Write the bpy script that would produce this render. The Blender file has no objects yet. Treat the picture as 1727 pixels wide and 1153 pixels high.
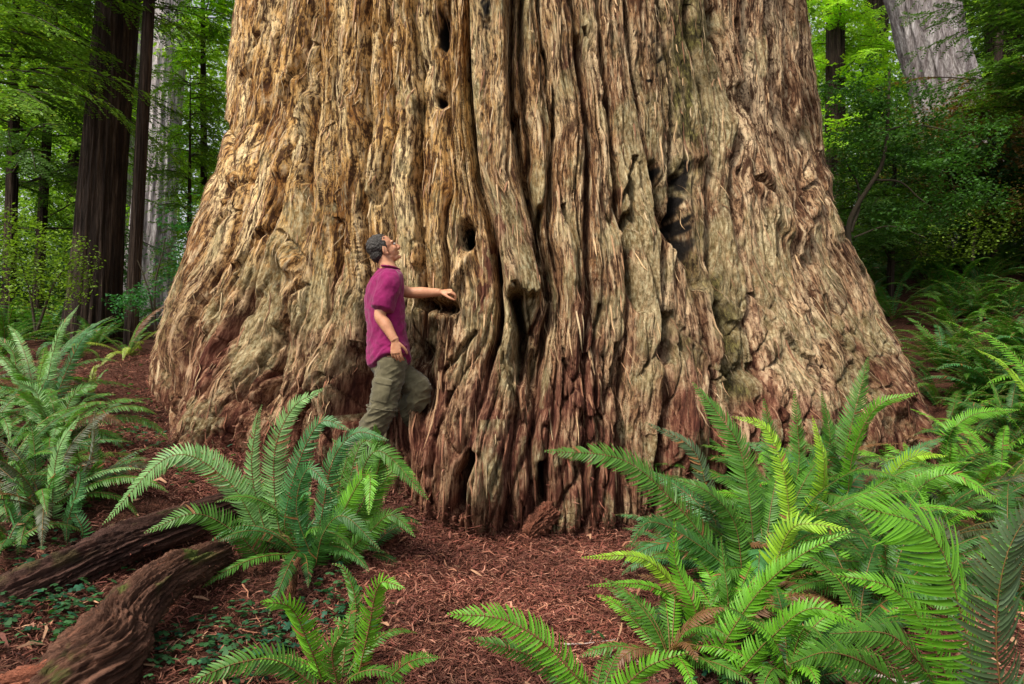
import bpy, math, random
import numpy as np
from mathutils import Vector, Matrix
random.seed(7); RNG = np.random.default_rng(7)
R = math.radians
scene = bpy.context.scene
col = scene.collection

# ---------------------------------------------------------------- camera
CAMZ = 1.5; F = 1151.0; CX = 863.5; HOR = 600.0
cam_d = bpy.data.cameras.new('camera'); cam = bpy.data.objects.new('camera', cam_d); col.objects.link(cam)
cam.location = (0, 0, CAMZ); cam.rotation_euler = (R(90), 0, 0)
cam_d.sensor_width = 36; cam_d.lens = 36 * F / 1727.0
cam_d.shift_y = (HOR - 576.5) / 1727.0
cam_d.clip_start = 0.05; cam_d.clip_end = 600
scene.camera = cam
# ---------------------------------------------------------------- light
SUN_EL, SUN_AZ = 52.0, 222.0       # azimuth clockwise from +Y: behind the camera, to its left
w = bpy.data.worlds.new('World'); scene.world = w; w.use_nodes = True
wn = w.node_tree.nodes; wl = w.node_tree.links
bg = wn['Background']; sky = wn.new('ShaderNodeTexSky'); sky.sky_type = 'NISHITA'; sky.sun_disc = False
sky.sun_elevation = R(SUN_EL); sky.sun_rotation = R(SUN_AZ); sky.air_density = 1.0; sky.dust_density = 4.0; sky.ozone_density = 0.6
hsv = wn.new('ShaderNodeHueSaturation'); hsv.inputs['Saturation'].default_value = 0.22
wl.new(sky.outputs[0], hsv.inputs['Color']); wl.new(hsv.outputs[0], bg.inputs['Color'])
bg.inputs['Strength'].default_value = 0.15
sd = bpy.data.lights.new('sun', 'SUN'); sd.energy = 3.0; sd.angle = R(14); sd.color = (1.0, 0.91, 0.74)
sun = bpy.data.objects.new('sun', sd); col.objects.link(sun)
sdir = Vector((math.sin(R(SUN_AZ)) * math.cos(R(SUN_EL)), math.cos(R(SUN_AZ)) * math.cos(R(SUN_EL)), math.sin(R(SUN_EL))))
sun.rotation_euler = sdir.to_track_quat('Z', 'Y').to_euler(); sun.location = (-5, -5, 12)
vs = scene.view_settings; vs.view_transform = 'Standard'; vs.look = 'None'; vs.exposure = 0.62; vs.gamma = 1
vs.use_curve_mapping = False

# ---------------------------------------------------------------- helpers
def P(px, py, d):                       # a photo position at depth d (metres along +Y)
    return np.array([(px - CX) / F * d, d, CAMZ - (py - HOR) / F * d])
def tag(o, label=None, cat=None, group=None, kind=None):
    for k, v in (('label', label), ('category', cat), ('group', group), ('kind', kind)):
        if v: o[k] = v
    return o
def empty(name, loc):
    o = bpy.data.objects.new(name, None); col.objects.link(o); o.location = tuple(loc); o.empty_display_size = .1
    return o
def mesh_np(name, V, Q, attrs=None, smooth=True):
    """V (n,3); Q (m,4) quads or (m,3); attrs {name:(type,array)} per point"""
    me = bpy.data.meshes.new(name); V = np.asarray(V, np.float32); Q = np.asarray(Q, np.int32)
    n, k = Q.shape
    me.vertices.add(len(V)); me.vertices.foreach_set('co', V.ravel())
    me.loops.add(n * k); me.loops.foreach_set('vertex_index', Q.ravel())
    me.polygons.add(n); me.polygons.foreach_set('loop_start', np.arange(0, n * k, k, dtype=np.int32))
    me.polygons.foreach_set('use_smooth', np.full(n, smooth))
    me.update(calc_edges=True)
    for a, (t, arr) in (attrs or {}).items():
        at = me.attributes.new(a, t, 'POINT')
        at.data.foreach_set('color' if t == 'FLOAT_COLOR' else ('vector' if t == 'FLOAT_VECTOR' else 'value'), np.asarray(arr, np.float32).ravel())
    me.validate()
    return me
def add(name, me, mat, parent=None, loc=None):
    o = bpy.data.objects.new(name, me); col.objects.link(o)
    if mat is not None and len(me.materials) == 0: me.materials.append(mat)
    if parent: o.parent = parent
    if loc is not None: o.location = tuple(loc)
    return o
def ss(a, b, x):
    t = np.clip((x - a) / (b - a), 0, 1); return t * t * (3 - 2 * t)
# gradient noise
_perm = np.random.default_rng(3).permutation(512).astype(np.int32); _perm = np.concatenate([_perm, _perm, _perm])
_g = np.random.default_rng(4).normal(size=(512, 3)); _g /= np.linalg.norm(_g, axis=1)[:, None]; _g = _g.astype(np.float32)
def noise(x, y, z=0.0):
    x, y, z = np.broadcast_arrays(np.asarray(x, np.float32), np.asarray(y, np.float32), np.asarray(z, np.float32))
    xi = np.floor(x).astype(np.int32); yi = np.floor(y).astype(np.int32); zi = np.floor(z).astype(np.int32)
    xf = x - xi; yf = y - yi; zf = z - zi
    u = xf**3 * (xf * (xf * 6 - 15) + 10); v = yf**3 * (yf * (yf * 6 - 15) + 10); t = zf**3 * (zf * (zf * 6 - 15) + 10)
    out = np.zeros_like(xf)
    for i in (0, 1):
        a = _perm[(xi + i) & 511]; wu = u if i else 1 - u
        for j in (0, 1):
            b = _perm[a + ((yi + j) & 511)]; wv = v if j else 1 - v
            for k in (0, 1):
                g = _g[_perm[b + ((zi + k) & 511)] & 511]; wt = t if k else 1 - t
                out += wu * wv * wt * (g[..., 0] * (xf - i) + g[..., 1] * (yf - j) + g[..., 2] * (zf - k))
    return out * 1.6
def fbm(x, y, z=0.0, o=4, l=2.0, g=.5):
    s = 0; a = 1.0
    for i in range(o):
        s = s + a * noise(x * l**i + 17.3 * i, y * l**i + 5.1 * i, np.asarray(z) * l**i); a *= g
    return s

# ---------------------------------------------------------------- materials
class NT:
    def __init__(s, name):
        s.m = bpy.data.materials.new(name); s.m.use_nodes = True; s.t = s.m.node_tree
        s.t.nodes.clear(); s.out = s.n('ShaderNodeOutputMaterial'); s.b = s.n('ShaderNodeBsdfPrincipled'); s.l(s.b.outputs[0], s.out.inputs[0])
    def n(s, t, **kw):
        x = s.t.nodes.new(t)
        for k, v in kw.items(): setattr(x, k, v)
        return x
    def l(s, a, b): s.t.links.new(a, b)
    def attr(s, name, out='Color'):
        return s.n('ShaderNodeAttribute', attribute_name=name).outputs[out]
    def mapping(s, vec, sc):
        m = s.n('ShaderNodeMapping'); s.l(vec, m.inputs[0]); m.inputs['Scale'].default_value = sc; return m.outputs[0]
    def noise(s, vec, scale, detail=4, rough=.55, out='Fac', dist=0):
        x = s.n('ShaderNodeTexNoise'); 
        if vec is not None: s.l(vec, x.inputs['Vector'])
        x.inputs['Scale'].default_value = scale; x.inputs['Detail'].default_value = detail; x.inputs['Roughness'].default_value = rough
        x.inputs['Distortion'].default_value = dist
        return x.outputs[out]
    def ramp(s, fac, stops):
        r = s.n('ShaderNodeValToRGB'); s.l(fac, r.inputs[0]); e = r.color_ramp.elements
        while len(e) < len(stops): e.new(.5)
        for el, (p, c) in zip(e, stops): el.position = p; el.color = (*c, 1) if len(c) == 3 else c
        return r.outputs[0]
    def mix(s, fac, a, b, mode='MIX'):
        m = s.n('ShaderNodeMix', data_type='RGBA', blend_type=mode)
        for v, i in ((fac, m.inputs[0]), (a, m.inputs[6]), (b, m.inputs[7])):
            if hasattr(v, 'links') or isinstance(v, bpy.types.NodeSocket): s.l(v, i)
            elif isinstance(v, (int, float)): i.default_value = v
            else: i.default_value = (*v, 1)
        return m.outputs[2]
    def math(s, op, a, b=0.0, clamp=False):
        m = s.n('ShaderNodeMath', operation=op, use_clamp=clamp)
        for v, i in ((a, m.inputs[0]), (b, m.inputs[1])):
            if isinstance(v, bpy.types.NodeSocket): s.l(v, i)
            else: i.default_value = v
        return m.outputs[0]
    def bump(s, h, strength=.5, dist=.02, normal=None):
        b = s.n('ShaderNodeBump'); s.l(h, b.inputs['Height']); b.inputs['Strength'].default_value = strength; b.inputs['Distance'].default_value = dist
        if normal is not None: s.l(normal, b.inputs['Normal'])
        return b.outputs[0]
    def done(s, color=None, rough=.8, normal=None, spec=.3):
        if color is not None:
            if isinstance(color, bpy.types.NodeSocket): s.l(color, s.b.inputs['Base Color'])
            else: s.b.inputs['Base Color'].default_value = (*color, 1)
        if isinstance(rough, bpy.types.NodeSocket): s.l(rough, s.b.inputs['Roughness'])
        else: s.b.inputs['Roughness'].default_value = rough
        s.b.inputs['Specular IOR Level'].default_value = spec
        if normal is not None: s.l(normal, s.b.inputs['Normal'])
        return s.m

def bark_giant():
    t = NT('giant_bark'); flow = t.attr('flow', 'Vector'); paint = t.n('ShaderNodeAttribute', attribute_name='paint')
    sep = t.n('ShaderNodeSeparateColor'); t.l(paint.outputs['Color'], sep.inputs[0])
    moss, red, gold = sep.outputs[0], sep.outputs[1], sep.outputs[2]; char_shade = paint.outputs['Alpha']
    fib = t.noise(t.mapping(flow, (46, 3.4, 46)), 1.0, 6, .7)
    flk = t.noise(t.mapping(flow, (75, 13, 75)), 1.0, 5, .75, dist=.5)
    big = t.noise(t.mapping(flow, (5, .9, 5)), 1.0, 6, .65)
    base = t.ramp(big, [(.36, (.13, .058, .028)), (.48, (.33, .18, .092)), (.62, (.60, .415, .235))])
    base = t.mix(t.math('MULTIPLY', t.attr('pale', 'Fac'), .75), base, t.ramp(big, [(.37, (.16, .088, .060)), (.48, (.38, .245, .165)), (.62, (.66, .49, .35))]))
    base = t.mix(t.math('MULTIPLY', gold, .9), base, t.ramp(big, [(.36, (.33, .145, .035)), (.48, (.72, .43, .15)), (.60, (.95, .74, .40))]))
    base = t.mix(t.ramp(flk, [(.42, (.92, .92, .92)), (.515, (0, 0, 0))]), base, (.060, .026, .014))
    base = t.mix(t.ramp(fib, [(.42, (.94, .94, .94)), (.495, (0, 0, 0))]), base, (.050, .021, .011))
    base = t.mix(t.ramp(fib, [(.53, (0, 0, 0)), (.66, (.8, .8, .8))]), base, (.80, .63, .40))
    pit = t.noise(t.mapping(flow, (26, 9, 26)), 1.0, 3, .6)
    base = t.mix(t.ramp(pit, [(.29, (1, 1, 1)), (.36, (0, 0, 0))]), base, (.045, .022, .013))
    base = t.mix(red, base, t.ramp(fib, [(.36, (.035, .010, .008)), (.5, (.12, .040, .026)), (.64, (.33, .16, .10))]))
    lich = t.noise(t.mapping(flow, (60, 17, 60)), 1.0, 6, .8, dist=.3)
    lb = t.noise(t.mapping(flow, (9, 2.4, 9)), 1.0, 4, .6)
    mm = t.math('MULTIPLY', t.math('SUBTRACT', t.math('ADD', t.math('MULTIPLY', t.math('ADD', lich, lb), .5), moss), .80, True), 5.0, True)
    mm = t.math('MULTIPLY', mm, .6)
    base = t.mix(mm, base, t.ramp(t.noise(t.mapping(flow, (70, 16, 70)), 1.0, 5, .75), [(.36, (.085, .065, .018)), (.49, (.29, .235, .115)), (.60, (.56, .50, .30)), (.72, (.74, .74, .48))]))
    base = t.mix(t.attr('olive', 'Fac'), base, t.ramp(flk, [(.40, (.018, .015, .007)), (.52, (.070, .058, .018)), (.63, (.20, .18, .06))]))
    base = t.mix(char_shade, base, (.010, .008, .007))
    h = t.math('ADD', t.math('MULTIPLY', fib, 1.0), t.math('MULTIPLY', flk, .8))
    nrm = t.bump(h, 1.0, .05)
    return t.done(base, .92, nrm, .12)
def bark_far(name, dark, mid, light, sx=9):
    t = NT(name); g = t.n('ShaderNodeTexCoord').outputs['Object']
    n = t.noise(t.mapping(g, (sx, sx, .5)), 1.0, 6, .7); n2 = t.noise(t.mapping(g, (sx * 4, sx * 4, 3)), 1.0, 4, .7)
    c = t.ramp(n, [(.35, dark), (.52, mid), (.68, light)])
    c = t.mix(t.ramp(n2, [(.4, (.6, .6, .6)), (.6, (0, 0, 0))]), c, dark)
    return t.done(c, .9, t.bump(n, .8, .08), .15)
def foliage(name, rough=.5, trans=.35, spec=.35):
    t = NT(name); c = t.attr('tint')
    t.done(c, rough, None, spec)
    tr = t.n('ShaderNodeBsdfTranslucent'); mixc = t.mix(1.0, c, (1.25, 1.35, .55), 'MULTIPLY'); t.l(mixc, tr.inputs[0])
    ms = t.n('ShaderNodeMixShader'); ms.inputs[0].default_value = trans
    t.l(t.b.outputs[0], ms.inputs[1]); t.l(tr.outputs[0], ms.inputs[2]); t.l(ms.outputs[0], t.out.inputs[0])
    return t.m
def tinted(name, rough=.85, spec=.2):
    t = NT(name); c = t.attr('tint'); g = t.n('ShaderNodeTexCoord').outputs['Object']
    n = t.noise(g, 60, 4, .6)
    return t.done(t.mix(t.ramp(n, [(.35, (.5, .5, .5)), (.6, (0, 0, 0))]), c, t.mix(1.0, c, (.55, .5, .5), 'MULTIPLY')), rough, t.bump(n, .4, .01), spec)
def log_mat():
    t = NT('log_bark'); c = t.attr('tint'); g = t.attr('flow', 'Vector')
    n = t.noise(t.mapping(g, (26, 26, 3)), 1.0, 6, .75); m = t.noise(t.mapping(g, (60, 60, 12)), 1.0, 5, .75)
    c = t.mix(t.ramp(n, [(.38, (.8, .8, .8)), (.52, (0, 0, 0))]), c, t.mix(1.0, c, (.30, .26, .26), 'MULTIPLY'))
    c = t.mix(t.ramp(m, [(.55, (0, 0, 0)), (.68, (.8, .8, .8))]), c, t.mix(1.0, c, (1.9, 1.6, 1.5), 'MULTIPLY'))
    return t.done(c, .85, t.bump(t.math('ADD', n, m), 1.0, .025), .15)
def ground_mat():
    t = NT('forest_floor'); g = t.n('ShaderNodeTexCoord').outputs['Object']
    n = t.noise(g, 1.2, 6, .6); f = t.noise(g, 38, 6, .75); f2 = t.noise(g, 110, 4, .7)
    c = t.ramp(f, [(.32, (.012, .006, .005)), (.5, (.050, .018, .012)), (.66, (.12, .045, .030))])
    c = t.mix(t.ramp(f2, [(.5, (0, 0, 0)), (.7, (.6, .6, .6))]), c, (.22, .11, .07))
    c = t.mix(t.ramp(n, [(.5, (0, 0, 0)), (.7, (.5, .5, .5))]), c, (.035, .03, .014))
    return t.done(c, .95, t.bump(f, .8, .04), .1)
def fabric(name, colr, dark, weave=700):
    t = NT(name); g = t.n('ShaderNodeTexCoord').outputs['Object']
    n = t.noise(g, 16, 4, .6); f = t.noise(g, weave, 2, .6)
    c = t.mix(t.ramp(n, [(.35, (1, 1, 1)), (.65, (0, 0, 0))]), colr, dark)
    nb = t.bump(n, .35, .02); nb = t.bump(f, .25, .002, nb)
    t.done(c, .85, nb, .2); t.b.inputs['Sheen Weight'].default_value = .15
    return t.m
def skin_mat():
    t = NT('skin'); g = t.n('ShaderNodeTexCoord').outputs['Object']
    n = t.noise(g, 22, 4, .6); f = t.noise(g, 260, 3, .6)
    t.done(t.ramp(n, [(.3, (.42, .185, .10)), (.7, (.56, .28, .165))]), .5, t.bump(f, .2, .002), .4)
    t.b.inputs['Subsurface Weight'].default_value = .12; t.b.inputs['Subsurface Radius'].default_value = (.01, .004, .002)
    return t.m
M_BARK = bark_giant()
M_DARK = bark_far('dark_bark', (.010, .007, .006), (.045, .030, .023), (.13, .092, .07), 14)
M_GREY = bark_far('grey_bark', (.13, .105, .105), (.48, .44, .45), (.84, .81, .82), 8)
M_LOG = log_mat()
M_FERN = foliage('fern_leaf', .48, .30, .4)
M_LEAF = foliage('leaf', .55, .40, .3)
M_WOOD = tinted('twig_wood', .8)
M_LIT = tinted('dry_litter', .8, .25)
M_GROUND = ground_mat()
M_SKIN = skin_mat()
M_SHIRT = fabric('shirt_cloth', (.20, .005, .078), (.155, .004, .060))
M_PANTS = fabric('trouser_cloth', (.105, .092, .052), (.070, .060, .034))
M_BOOT = fabric('boot_leather', (.05, .035, .025), (.025, .018, .013), 300)
def hair_mat():
    t = NT('grey_hair'); g = t.n('ShaderNodeTexCoord').outputs['Object']
    n = t.noise(t.mapping(g, (1, 1, .35)), 230, 4, .8)
    return t.done(t.ramp(n, [(.42, (.012, .010, .009)), (.56, (.045, .038, .034)), (.68, (.22, .21, .20))]), .6, t.bump(n, .8, .006), .3)
M_HAIR = hair_mat()

# ---------------------------------------------------------------- terrain
ctl = [  # px, py, depth
 (863, 868, 4.85), (720, 842, 4.9), (610, 792, 5.05), (650, 768, 5.4), (480, 765, 5.3), (360, 748, 5.7), (300, 735, 6.1), (262, 672, 6.9), (250, 628, 7.6), (250, 600, 8.4), (150, 610, 8.2), (60, 640, 7.5), (40, 575, 12),
 (0, 700, 5.5), (200, 760, 5.0), (330, 850, 4.2), (60, 900, 3.7), (250, 950, 3.5), (430, 940, 3.6), (600, 930, 3.9), (20, 1040, 3.0), (200, 1080, 2.9), (400, 1110, 2.8), (560, 1060, 3.1), (700, 980, 3.6), (863, 1000, 3.6), (863, 1150, 2.75), (863, 930, 4.2),
 (1050, 900, 4.6), (1050, 1080, 3.1), (1200, 880, 4.8), (1350, 860, 5.0), (1500, 830, 5.6), (1580, 755, 7.6), (1300, 1120, 2.8), (1550, 1120, 2.6), (1700, 1150, 2.4), (1700, 900, 4.2), (1650, 800, 6), (1650, 610, 9.5), (1600, 450, 15), (1700, 505, 12), (1500, 530, 12), (1550, 400, 20),
 (100, 560, 16), (250, 548, 14), (300, 540, 25), (0, 545, 25), (1600, 330, 40), (1200, 380, 40), (863, 500, 22), (300, 500, 45), (-300, 500, 30), (2200, 350, 30), (1450, 590, 11)]
CP = np.array([P(*c) for c in ctl])
extra = np.array([(-3, 1.0, .12), (0, .8, -.15), (3, 1, -.05), (0, -4, -.6), (-8, -4, 0), (8, -4, .3), (-12, 5, 1.2), (12, 5, 2.2), (0, 9.7, 1.1), (0, -40, -3), (-60, 0, 2), (60, 0, 10), (0, 90, 10), (-70, 80, 9), (70, 80, 20), (-60, -60, 0), (60, -60, 2)])
CP = np.vstack([CP, extra])
def _rbf():
    n = len(CP); D = np.linalg.norm(CP[:, None, :2] - CP[None, :, :2], axis=2)
    A = np.zeros((n + 1, n + 1)); A[:n, :n] = -D + np.eye(n) * -.05; A[:n, n] = 1; A[n, :n] = 1
    b = np.zeros(n + 1); b[:n] = CP[:, 2]
    return np.linalg.solve(A, b)
_W = _rbf()
def GZ(x, y):
    x = np.atleast_1d(np.asarray(x, float)); y = np.atleast_1d(np.asarray(y, float)); out = np.empty(x.shape)
    for i in range(0, len(x), 20000):
        a = x[i:i + 20000]; b = y[i:i + 20000]
        D = np.hypot(a[:, None] - CP[None, :, 0], b[:, None] - CP[None, :, 1])
        out[i:i + 20000] = -D @ _W[:-1] + _W[-1]
    return out + .03 * fbm(x * 1.7, y * 1.7, 1.5, 3)
def gz(x, y): return float(GZ([x], [y])[0])
def ground():
    u = np.linspace(-1, 1, 331); s = np.sinh(u * 4.2) / np.sinh(4.2)
    X, Y = np.meshgrid(s * 160, 3.5 + s * 160); x = X.ravel(); y = Y.ravel()
    z = GZ(x, y) + .012 * fbm(x * 9, y * 9, 3.1, 3) * (np.hypot(x, y) < 15)
    n = len(u); i = np.arange(n * n).reshape(n, n)
    Q = np.stack([i[:-1, :-1], i[:-1, 1:], i[1:, 1:], i[1:, :-1]], -1).reshape(-1, 4)
    tag(add('ground', mesh_np('ground', np.stack([x, y, z], 1), Q), M_GROUND), kind='structure')
ground()

# ---------------------------------------------------------------- the giant tree
YC = 9.7
sil = [(-1500, 500, 1250), (-600, 440, 1315), (-200, 405, 1352), (0, 388, 1368), (100, 381, 1376), (200, 374, 1395), (270, 366, 1401), (330, 337, 1412), (400, 310, 1437), (480, 284, 1472), (550, 266, 1502), (620, 246, 1535), (690, 226, 1570), (740, 214, 1588), (900, 190, 1625), (1200, 160, 1680)]
tz, tr, tx = [], [], []
for py, a, b in sil:
    aL = math.atan((a - CX) / F); aR = math.atan((b - CX) / F); m = (aL + aR) / 2; hh = (aR - aL) / 2
    dist = YC / math.cos(m); r = dist * math.sin(hh); ysil = YC - r * math.sin(hh)
    tz.append(CAMZ - (py - HOR) / F * ysil); tr.append(r); tx.append(YC * math.tan(m))
o_ = np.argsort(tz); tz = np.array(tz)[o_]; tr = np.array(tr)[o_]; tx = np.array(tx)[o_]
YS = np.arange(0, 1000, 100)
LN = np.array([
 [388,382,374,352,310,278,250,232,222,215],
 [427,416,398,372,340,306,278,262,254,248],
 [462,450,438,415,388,352,320,300,288,280],
 [515,508,498,478,455,420,380,345,322,308],
 [532,532,528,522,512,492,462,425,395,378],
 [564,565,568,572,572,560,538,508,480,462],
 [617,620,618,614,611,612,610,610,600,590],
 [658,655,655,652,650,655,650,640,650,655],
 [692,700,704,695,698,702,690,680,690,700],
 [750,748,752,757,742,750,748,745,745,745],
 [791,788,792,805,835,850,830,810,800,795],
 [859,862,861,860,893,917,885,868,860,855],
 [872,878,889,893,912,926,915,900,895,890],
 [912,918,932,930,927,942,940,935,925,915],
 [965,975,988,991,997,992,985,985,985,980],
 [1010,1015,1026,1043,1062,1067,1060,1050,1045,1040],
 [1057,1062,1076,1098,1120,1115,1108,1105,1110,1110],
 [1120,1125,1130,1140,1158,1178,1195,1190,1180,1175],
 [1160,1172,1190,1203,1200,1205,1222,1228,1235,1240],
 [1195,1215,1240,1236,1242,1255,1268,1280,1295,1300],
 [1255,1258,1262,1292,1330,1345,1365,1395,1420,1430],
 [1303,1303,1310,1332,1346,1372,1400,1440,1465,1475],
 [1331,1332,1340,1360,1372,1405,1440,1485,1510,1520],
 [1352,1362,1380,1392,1405,1440,1480,1530,1560,1570],
 [1368,1376,1395,1404,1437,1482,1525,1570,1600,1612]], float)
LA = np.array([.4,1.4,1.3,1.9,1.1,1.3,1.9,.7,1.5,.9,1.5,1.7,1.2,1.0,.8,1.0,1.3,1.2,1.5,.9,.8,1.0,.8,.9,.4])
LS = LN.mean(1) / 230.0        # material coordinate in metres
def gauss(px, py, cx, cy, sx, sy, rot=0):
    c, s = math.cos(R(rot)), math.sin(R(rot)); dx = px - cx; dy = py - cy
    return np.exp(-((dx * c + dy * s) / sx)**2 - ((-dx * s + dy * c) / sy)**2)
def _segc(px, py, pts, wdt):
    m = np.zeros_like(px)
    for (x0, y0), (x1, y1) in zip(pts[:-1], pts[1:]):
        L = (x1 - x0)**2 + (y1 - y0)**2; t = np.clip(((px - x0) * (x1 - x0) + (py - y0) * (y1 - y0)) / L, 0, 1)
        d2 = (px - x0 - t * (x1 - x0))**2 + (py - y0 - t * (y1 - y0))**2; m = np.maximum(m, np.exp(-d2 / wdt**2))
    return m
def seg(px, py, pts, wdt):                     # soft mask along a traced line
    q = 3 * float(np.max(wdt)); xs = [p[0] for p in pts]; ys = [p[1] for p in pts]
    bb = np.flatnonzero((px > min(xs) - q) & (px < max(xs) + q) & (py > min(ys) - q) & (py < max(ys) + q))
    m = np.zeros_like(px); m[bb] = _segc(px[bb], py[bb], pts, wdt if np.isscalar(wdt) else wdt[bb]); return m
def giant():
    th = np.concatenate([np.linspace(-R(115), -R(72), 150), np.linspace(-R(72), R(72), 1700)[1:], np.linspace(R(72), R(115), 150)[1:], np.linspace(R(115), R(245), 60)[1:-1]])
    zz = np.concatenate([np.linspace(-.6, -.02, 12), np.linspace(0, 5.6, 930), np.linspace(5.6, 15, 120)[1:]])
    T, Z = np.meshgrid(th.astype(np.float32), zz.astype(np.float32)); sh = T.shape; T = T.ravel(); Z = Z.ravel()
    r = np.interp(Z, tz, tr); cx = np.interp(Z, tz, tx)
    bx = cx + r * np.sin(T); by = YC - r * np.cos(T)
    px = CX + bx / by * F; py = HOR - (Z - CAMZ) / by * F
    # parts of the bark that do not face the camera keep going round instead of folding back
    wx = 7 * fbm(px / 60, py / 140, T, 3) + 2.5 * noise(px / 12, py / 60, T); wy = 20 * noise(px / 70, py / 90, 3.3 + T)
    qx = px + wx; qy = py + wy
    K = len(LN); X = np.stack([np.interp(qy, YS, LN[k]) for k in range(K)])
    idx = np.clip((qx[None] > X).sum(0) - 1, 0, K - 2); ar = np.arange(len(qx))
    xa = X[idx, ar]; xb = X[idx + 1, ar]; t = np.clip((qx - xa) / np.maximum(xb - xa, 1), 0, 1)
    s = LS[idx] + t * (LS[idx + 1] - LS[idx])
    da = qx - xa; db = xb - qx; near = np.where(da < db, idx, idx + 1); dn = np.abs(np.minimum(da, db))
    sc_ = (LS[0] + LS[-1]) / 2; sh2 = (LS[-1] - LS[0]) / 2; s = (sc_ + sh2 / .89 * np.arcsin(np.clip(.89 * (s - sc_) / sh2, -.97, .97))).astype(np.float32)   # arc length round the trunk
    zs = Z; wpx = xb - xa
    side = np.clip(np.cos(T) * 1.1, .35, 1)
    rnd = np.random.default_rng(11).uniform(-1, 1, 64)
    # plates: nearly flat, tilted so that one edge overlaps its neighbour
    slabm = ss(.22, .40, seg(px + 3 * noise(py / 40, px / 200, 1.1), py, [(822, -200), (826, 100), (832, 200), (841, 300), (868, 400), (883, 486)], 26)) * ss(502, 494, py + 8 * noise(px / 9, 2.0, .5))
    calm = 1 - .85 * slabm
    lowf = (1 - .45 * ss(540, 680, py)) * calm
    h = (1 - np.abs(2 * t - 1)**3.2) * np.minimum(.075, wpx * .0013) * (.55 + .45 * rnd[(idx * 3 + 5) % 64] + .6 * noise(idx * 2.7, zs * .8, 4.0)) * lowf
    h += .045 * rnd[idx] * (2 * t - 1) + .03 * rnd[(idx * 7 + 3) % 64] * (.4 + 1.2 * noise(idx * 3.7, zs * .6, 2.0)) * (1 - np.abs(2 * t - 1)**8)
    A = LA[near] * (.35 + 1.1 * np.clip(.5 + noise(near * 5.3, zs * .9, 1.0), 0, 1.3))
    h -= .24 * A * np.exp(-(dn / 4.6)**1.5) * lowf
    edge = np.exp(-(dn / 5)**2)
    def crack(n, w): return np.exp(-np.abs(n) / w)
    s1 = s + .035 * noise(s * 3, zs * .9, 9.0) + .010 * noise(s * 9, zs * 2.2, 1.0)
    hsh = np.random.default_rng(5).random((4, 4096)).astype(np.float32)
    def splinter(fs, fz, seed, amp, keep=.35, wob=.35, edge=.10):
        """long bark strips with a loose pointed lower end, layered over each other"""
        a = s1 * fs + wob * noise(s1 * fs * .6 + seed, zs * fz * 1.3, seed); i = np.floor(a).astype(np.int32); u = a - i
        zo = zs * fz + hsh[0][(i * 31 + int(seed * 7)) & 4095] * 7; j = np.floor(zo).astype(np.int32); v = zo - j; c = (i * 131 + j * 37 + int(seed * 13)) & 4095
        k1, k2, k3 = hsh[1][c], hsh[2][c], hsh[3][c]
        w_ = .5 * (.55 + .45 * k1) * np.minimum(1, np.minimum((v / .45)**.7, ((1 - v + .02) / .25)**.5))
        off = np.abs(u - .5 + (k2 - .5) * .7 * (v - .5))
        return amp * ss(w_, w_ - edge, off) * (.35 + .65 * (1 - v)**1.5) * (k3 > keep) * (.6 + .8 * k2)
    n0 = noise(s1 * 5.0, zs * .26, 3.1); h += (.020 * n0 - .13 * crack(n0, .030) * ss(-.25, .3, noise(s * 2, zs * 1.1, 5))) * calm
    n1 = noise(s1 * 11, zs * .36, 1.7); h += (.008 * n1 - .050 * crack(n1, .038) * ss(-.3, .25, noise(s * 4, zs * 1.7, 15))) * calm
    n2 = noise(s1 * 27, zs * .8, 4.7); h -= .018 * crack(n2, .06)
    h += splinter(3.2, .30, 1.0, .050) + splinter(6, .5, 2.0, .038, .45) + splinter(10, .8, 3.0, .024, .4) + splinter(17, 1.2, 4.0, .015, .35)
    h += splinter(28, 1.8, 5.0, .009, .3, .3, .16) + splinter(42, 3.0, 6.0, .008, .3, .3, .22)
    n3 = noise(s1 * 62, zs * 2.2, 6.1); h -= .009 * crack(n3, .10)
    n4 = noise(s1 * 85, zs * 4, 3.3); h += .005 * n4
    pits = noise(s1 * 24, zs * 6, 12.2); h -= .020 * ss(.52, .60, pits)
    low = ss(420, 660, py)
    h += low * (.10 * fbm(px / 60, py / 170, 4.4 + T, 2, 2, .55) - .10 * crack(noise(px / 38 + py / 200, py / 300, 7.1), .05) - .08 * crack(noise(px / 26 - py / 160, py / 240, 17.1), .04) - .03 * crack(fbm(px / 16, py / 120, 2.7, 2), .06))
    G = lambda *a: gauss(px, py, *a)
    h += .22 * slabm - .26 * seg(px, py, [(868, 200), (880, 290), (906, 380), (928, 470), (930, 500)], 7) - .22 * seg(px, py, [(795, 200), (800, 290), (828, 390), (842, 470)], 6)
    strip = seg(px, py, [(893, 60), (905, 180), (918, 300), (920, 380), (920, 450)], 9); h += .10 * strip
    strip2 = seg(px, py, [(800, 400), (780, 445), (762, 485)], 9); h += .10 * strip2
    strip3 = seg(px, py, [(850, 560), (872, 640), (888, 700)], 14); h += .10 * strip3
    strip4 = seg(px, py, [(520, 165), (498, 230), (476, 288)], 12); h += .10 * strip4
    v1 = seg(px, py, [(1245, 205), (1275, 300), (1345, 400)], 16); h += .10 * v1
    v2 = seg(px, py, [(1392, 300), (1372, 350), (1348, 385)], 14); h += .07 * v2
    v3 = seg(px, py, [(1130, 390), (1160, 450), (1190, 520), (1210, 590)], 16); h += .12 * v3
    v4 = seg(px, py, [(455, 380), (478, 440), (500, 470), (470, 545)], 14); h += .07 * v4
    h += .09 * seg(px, py, [(1160, -100), (1168, 100), (1178, 200), (1180, 262)], 20) * ss(290, 262, py)
    h += .09 * seg(px, py, [(1020, 50), (1040, 180), (1080, 330), (1090, 480), (1105, 560)], 18)
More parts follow.
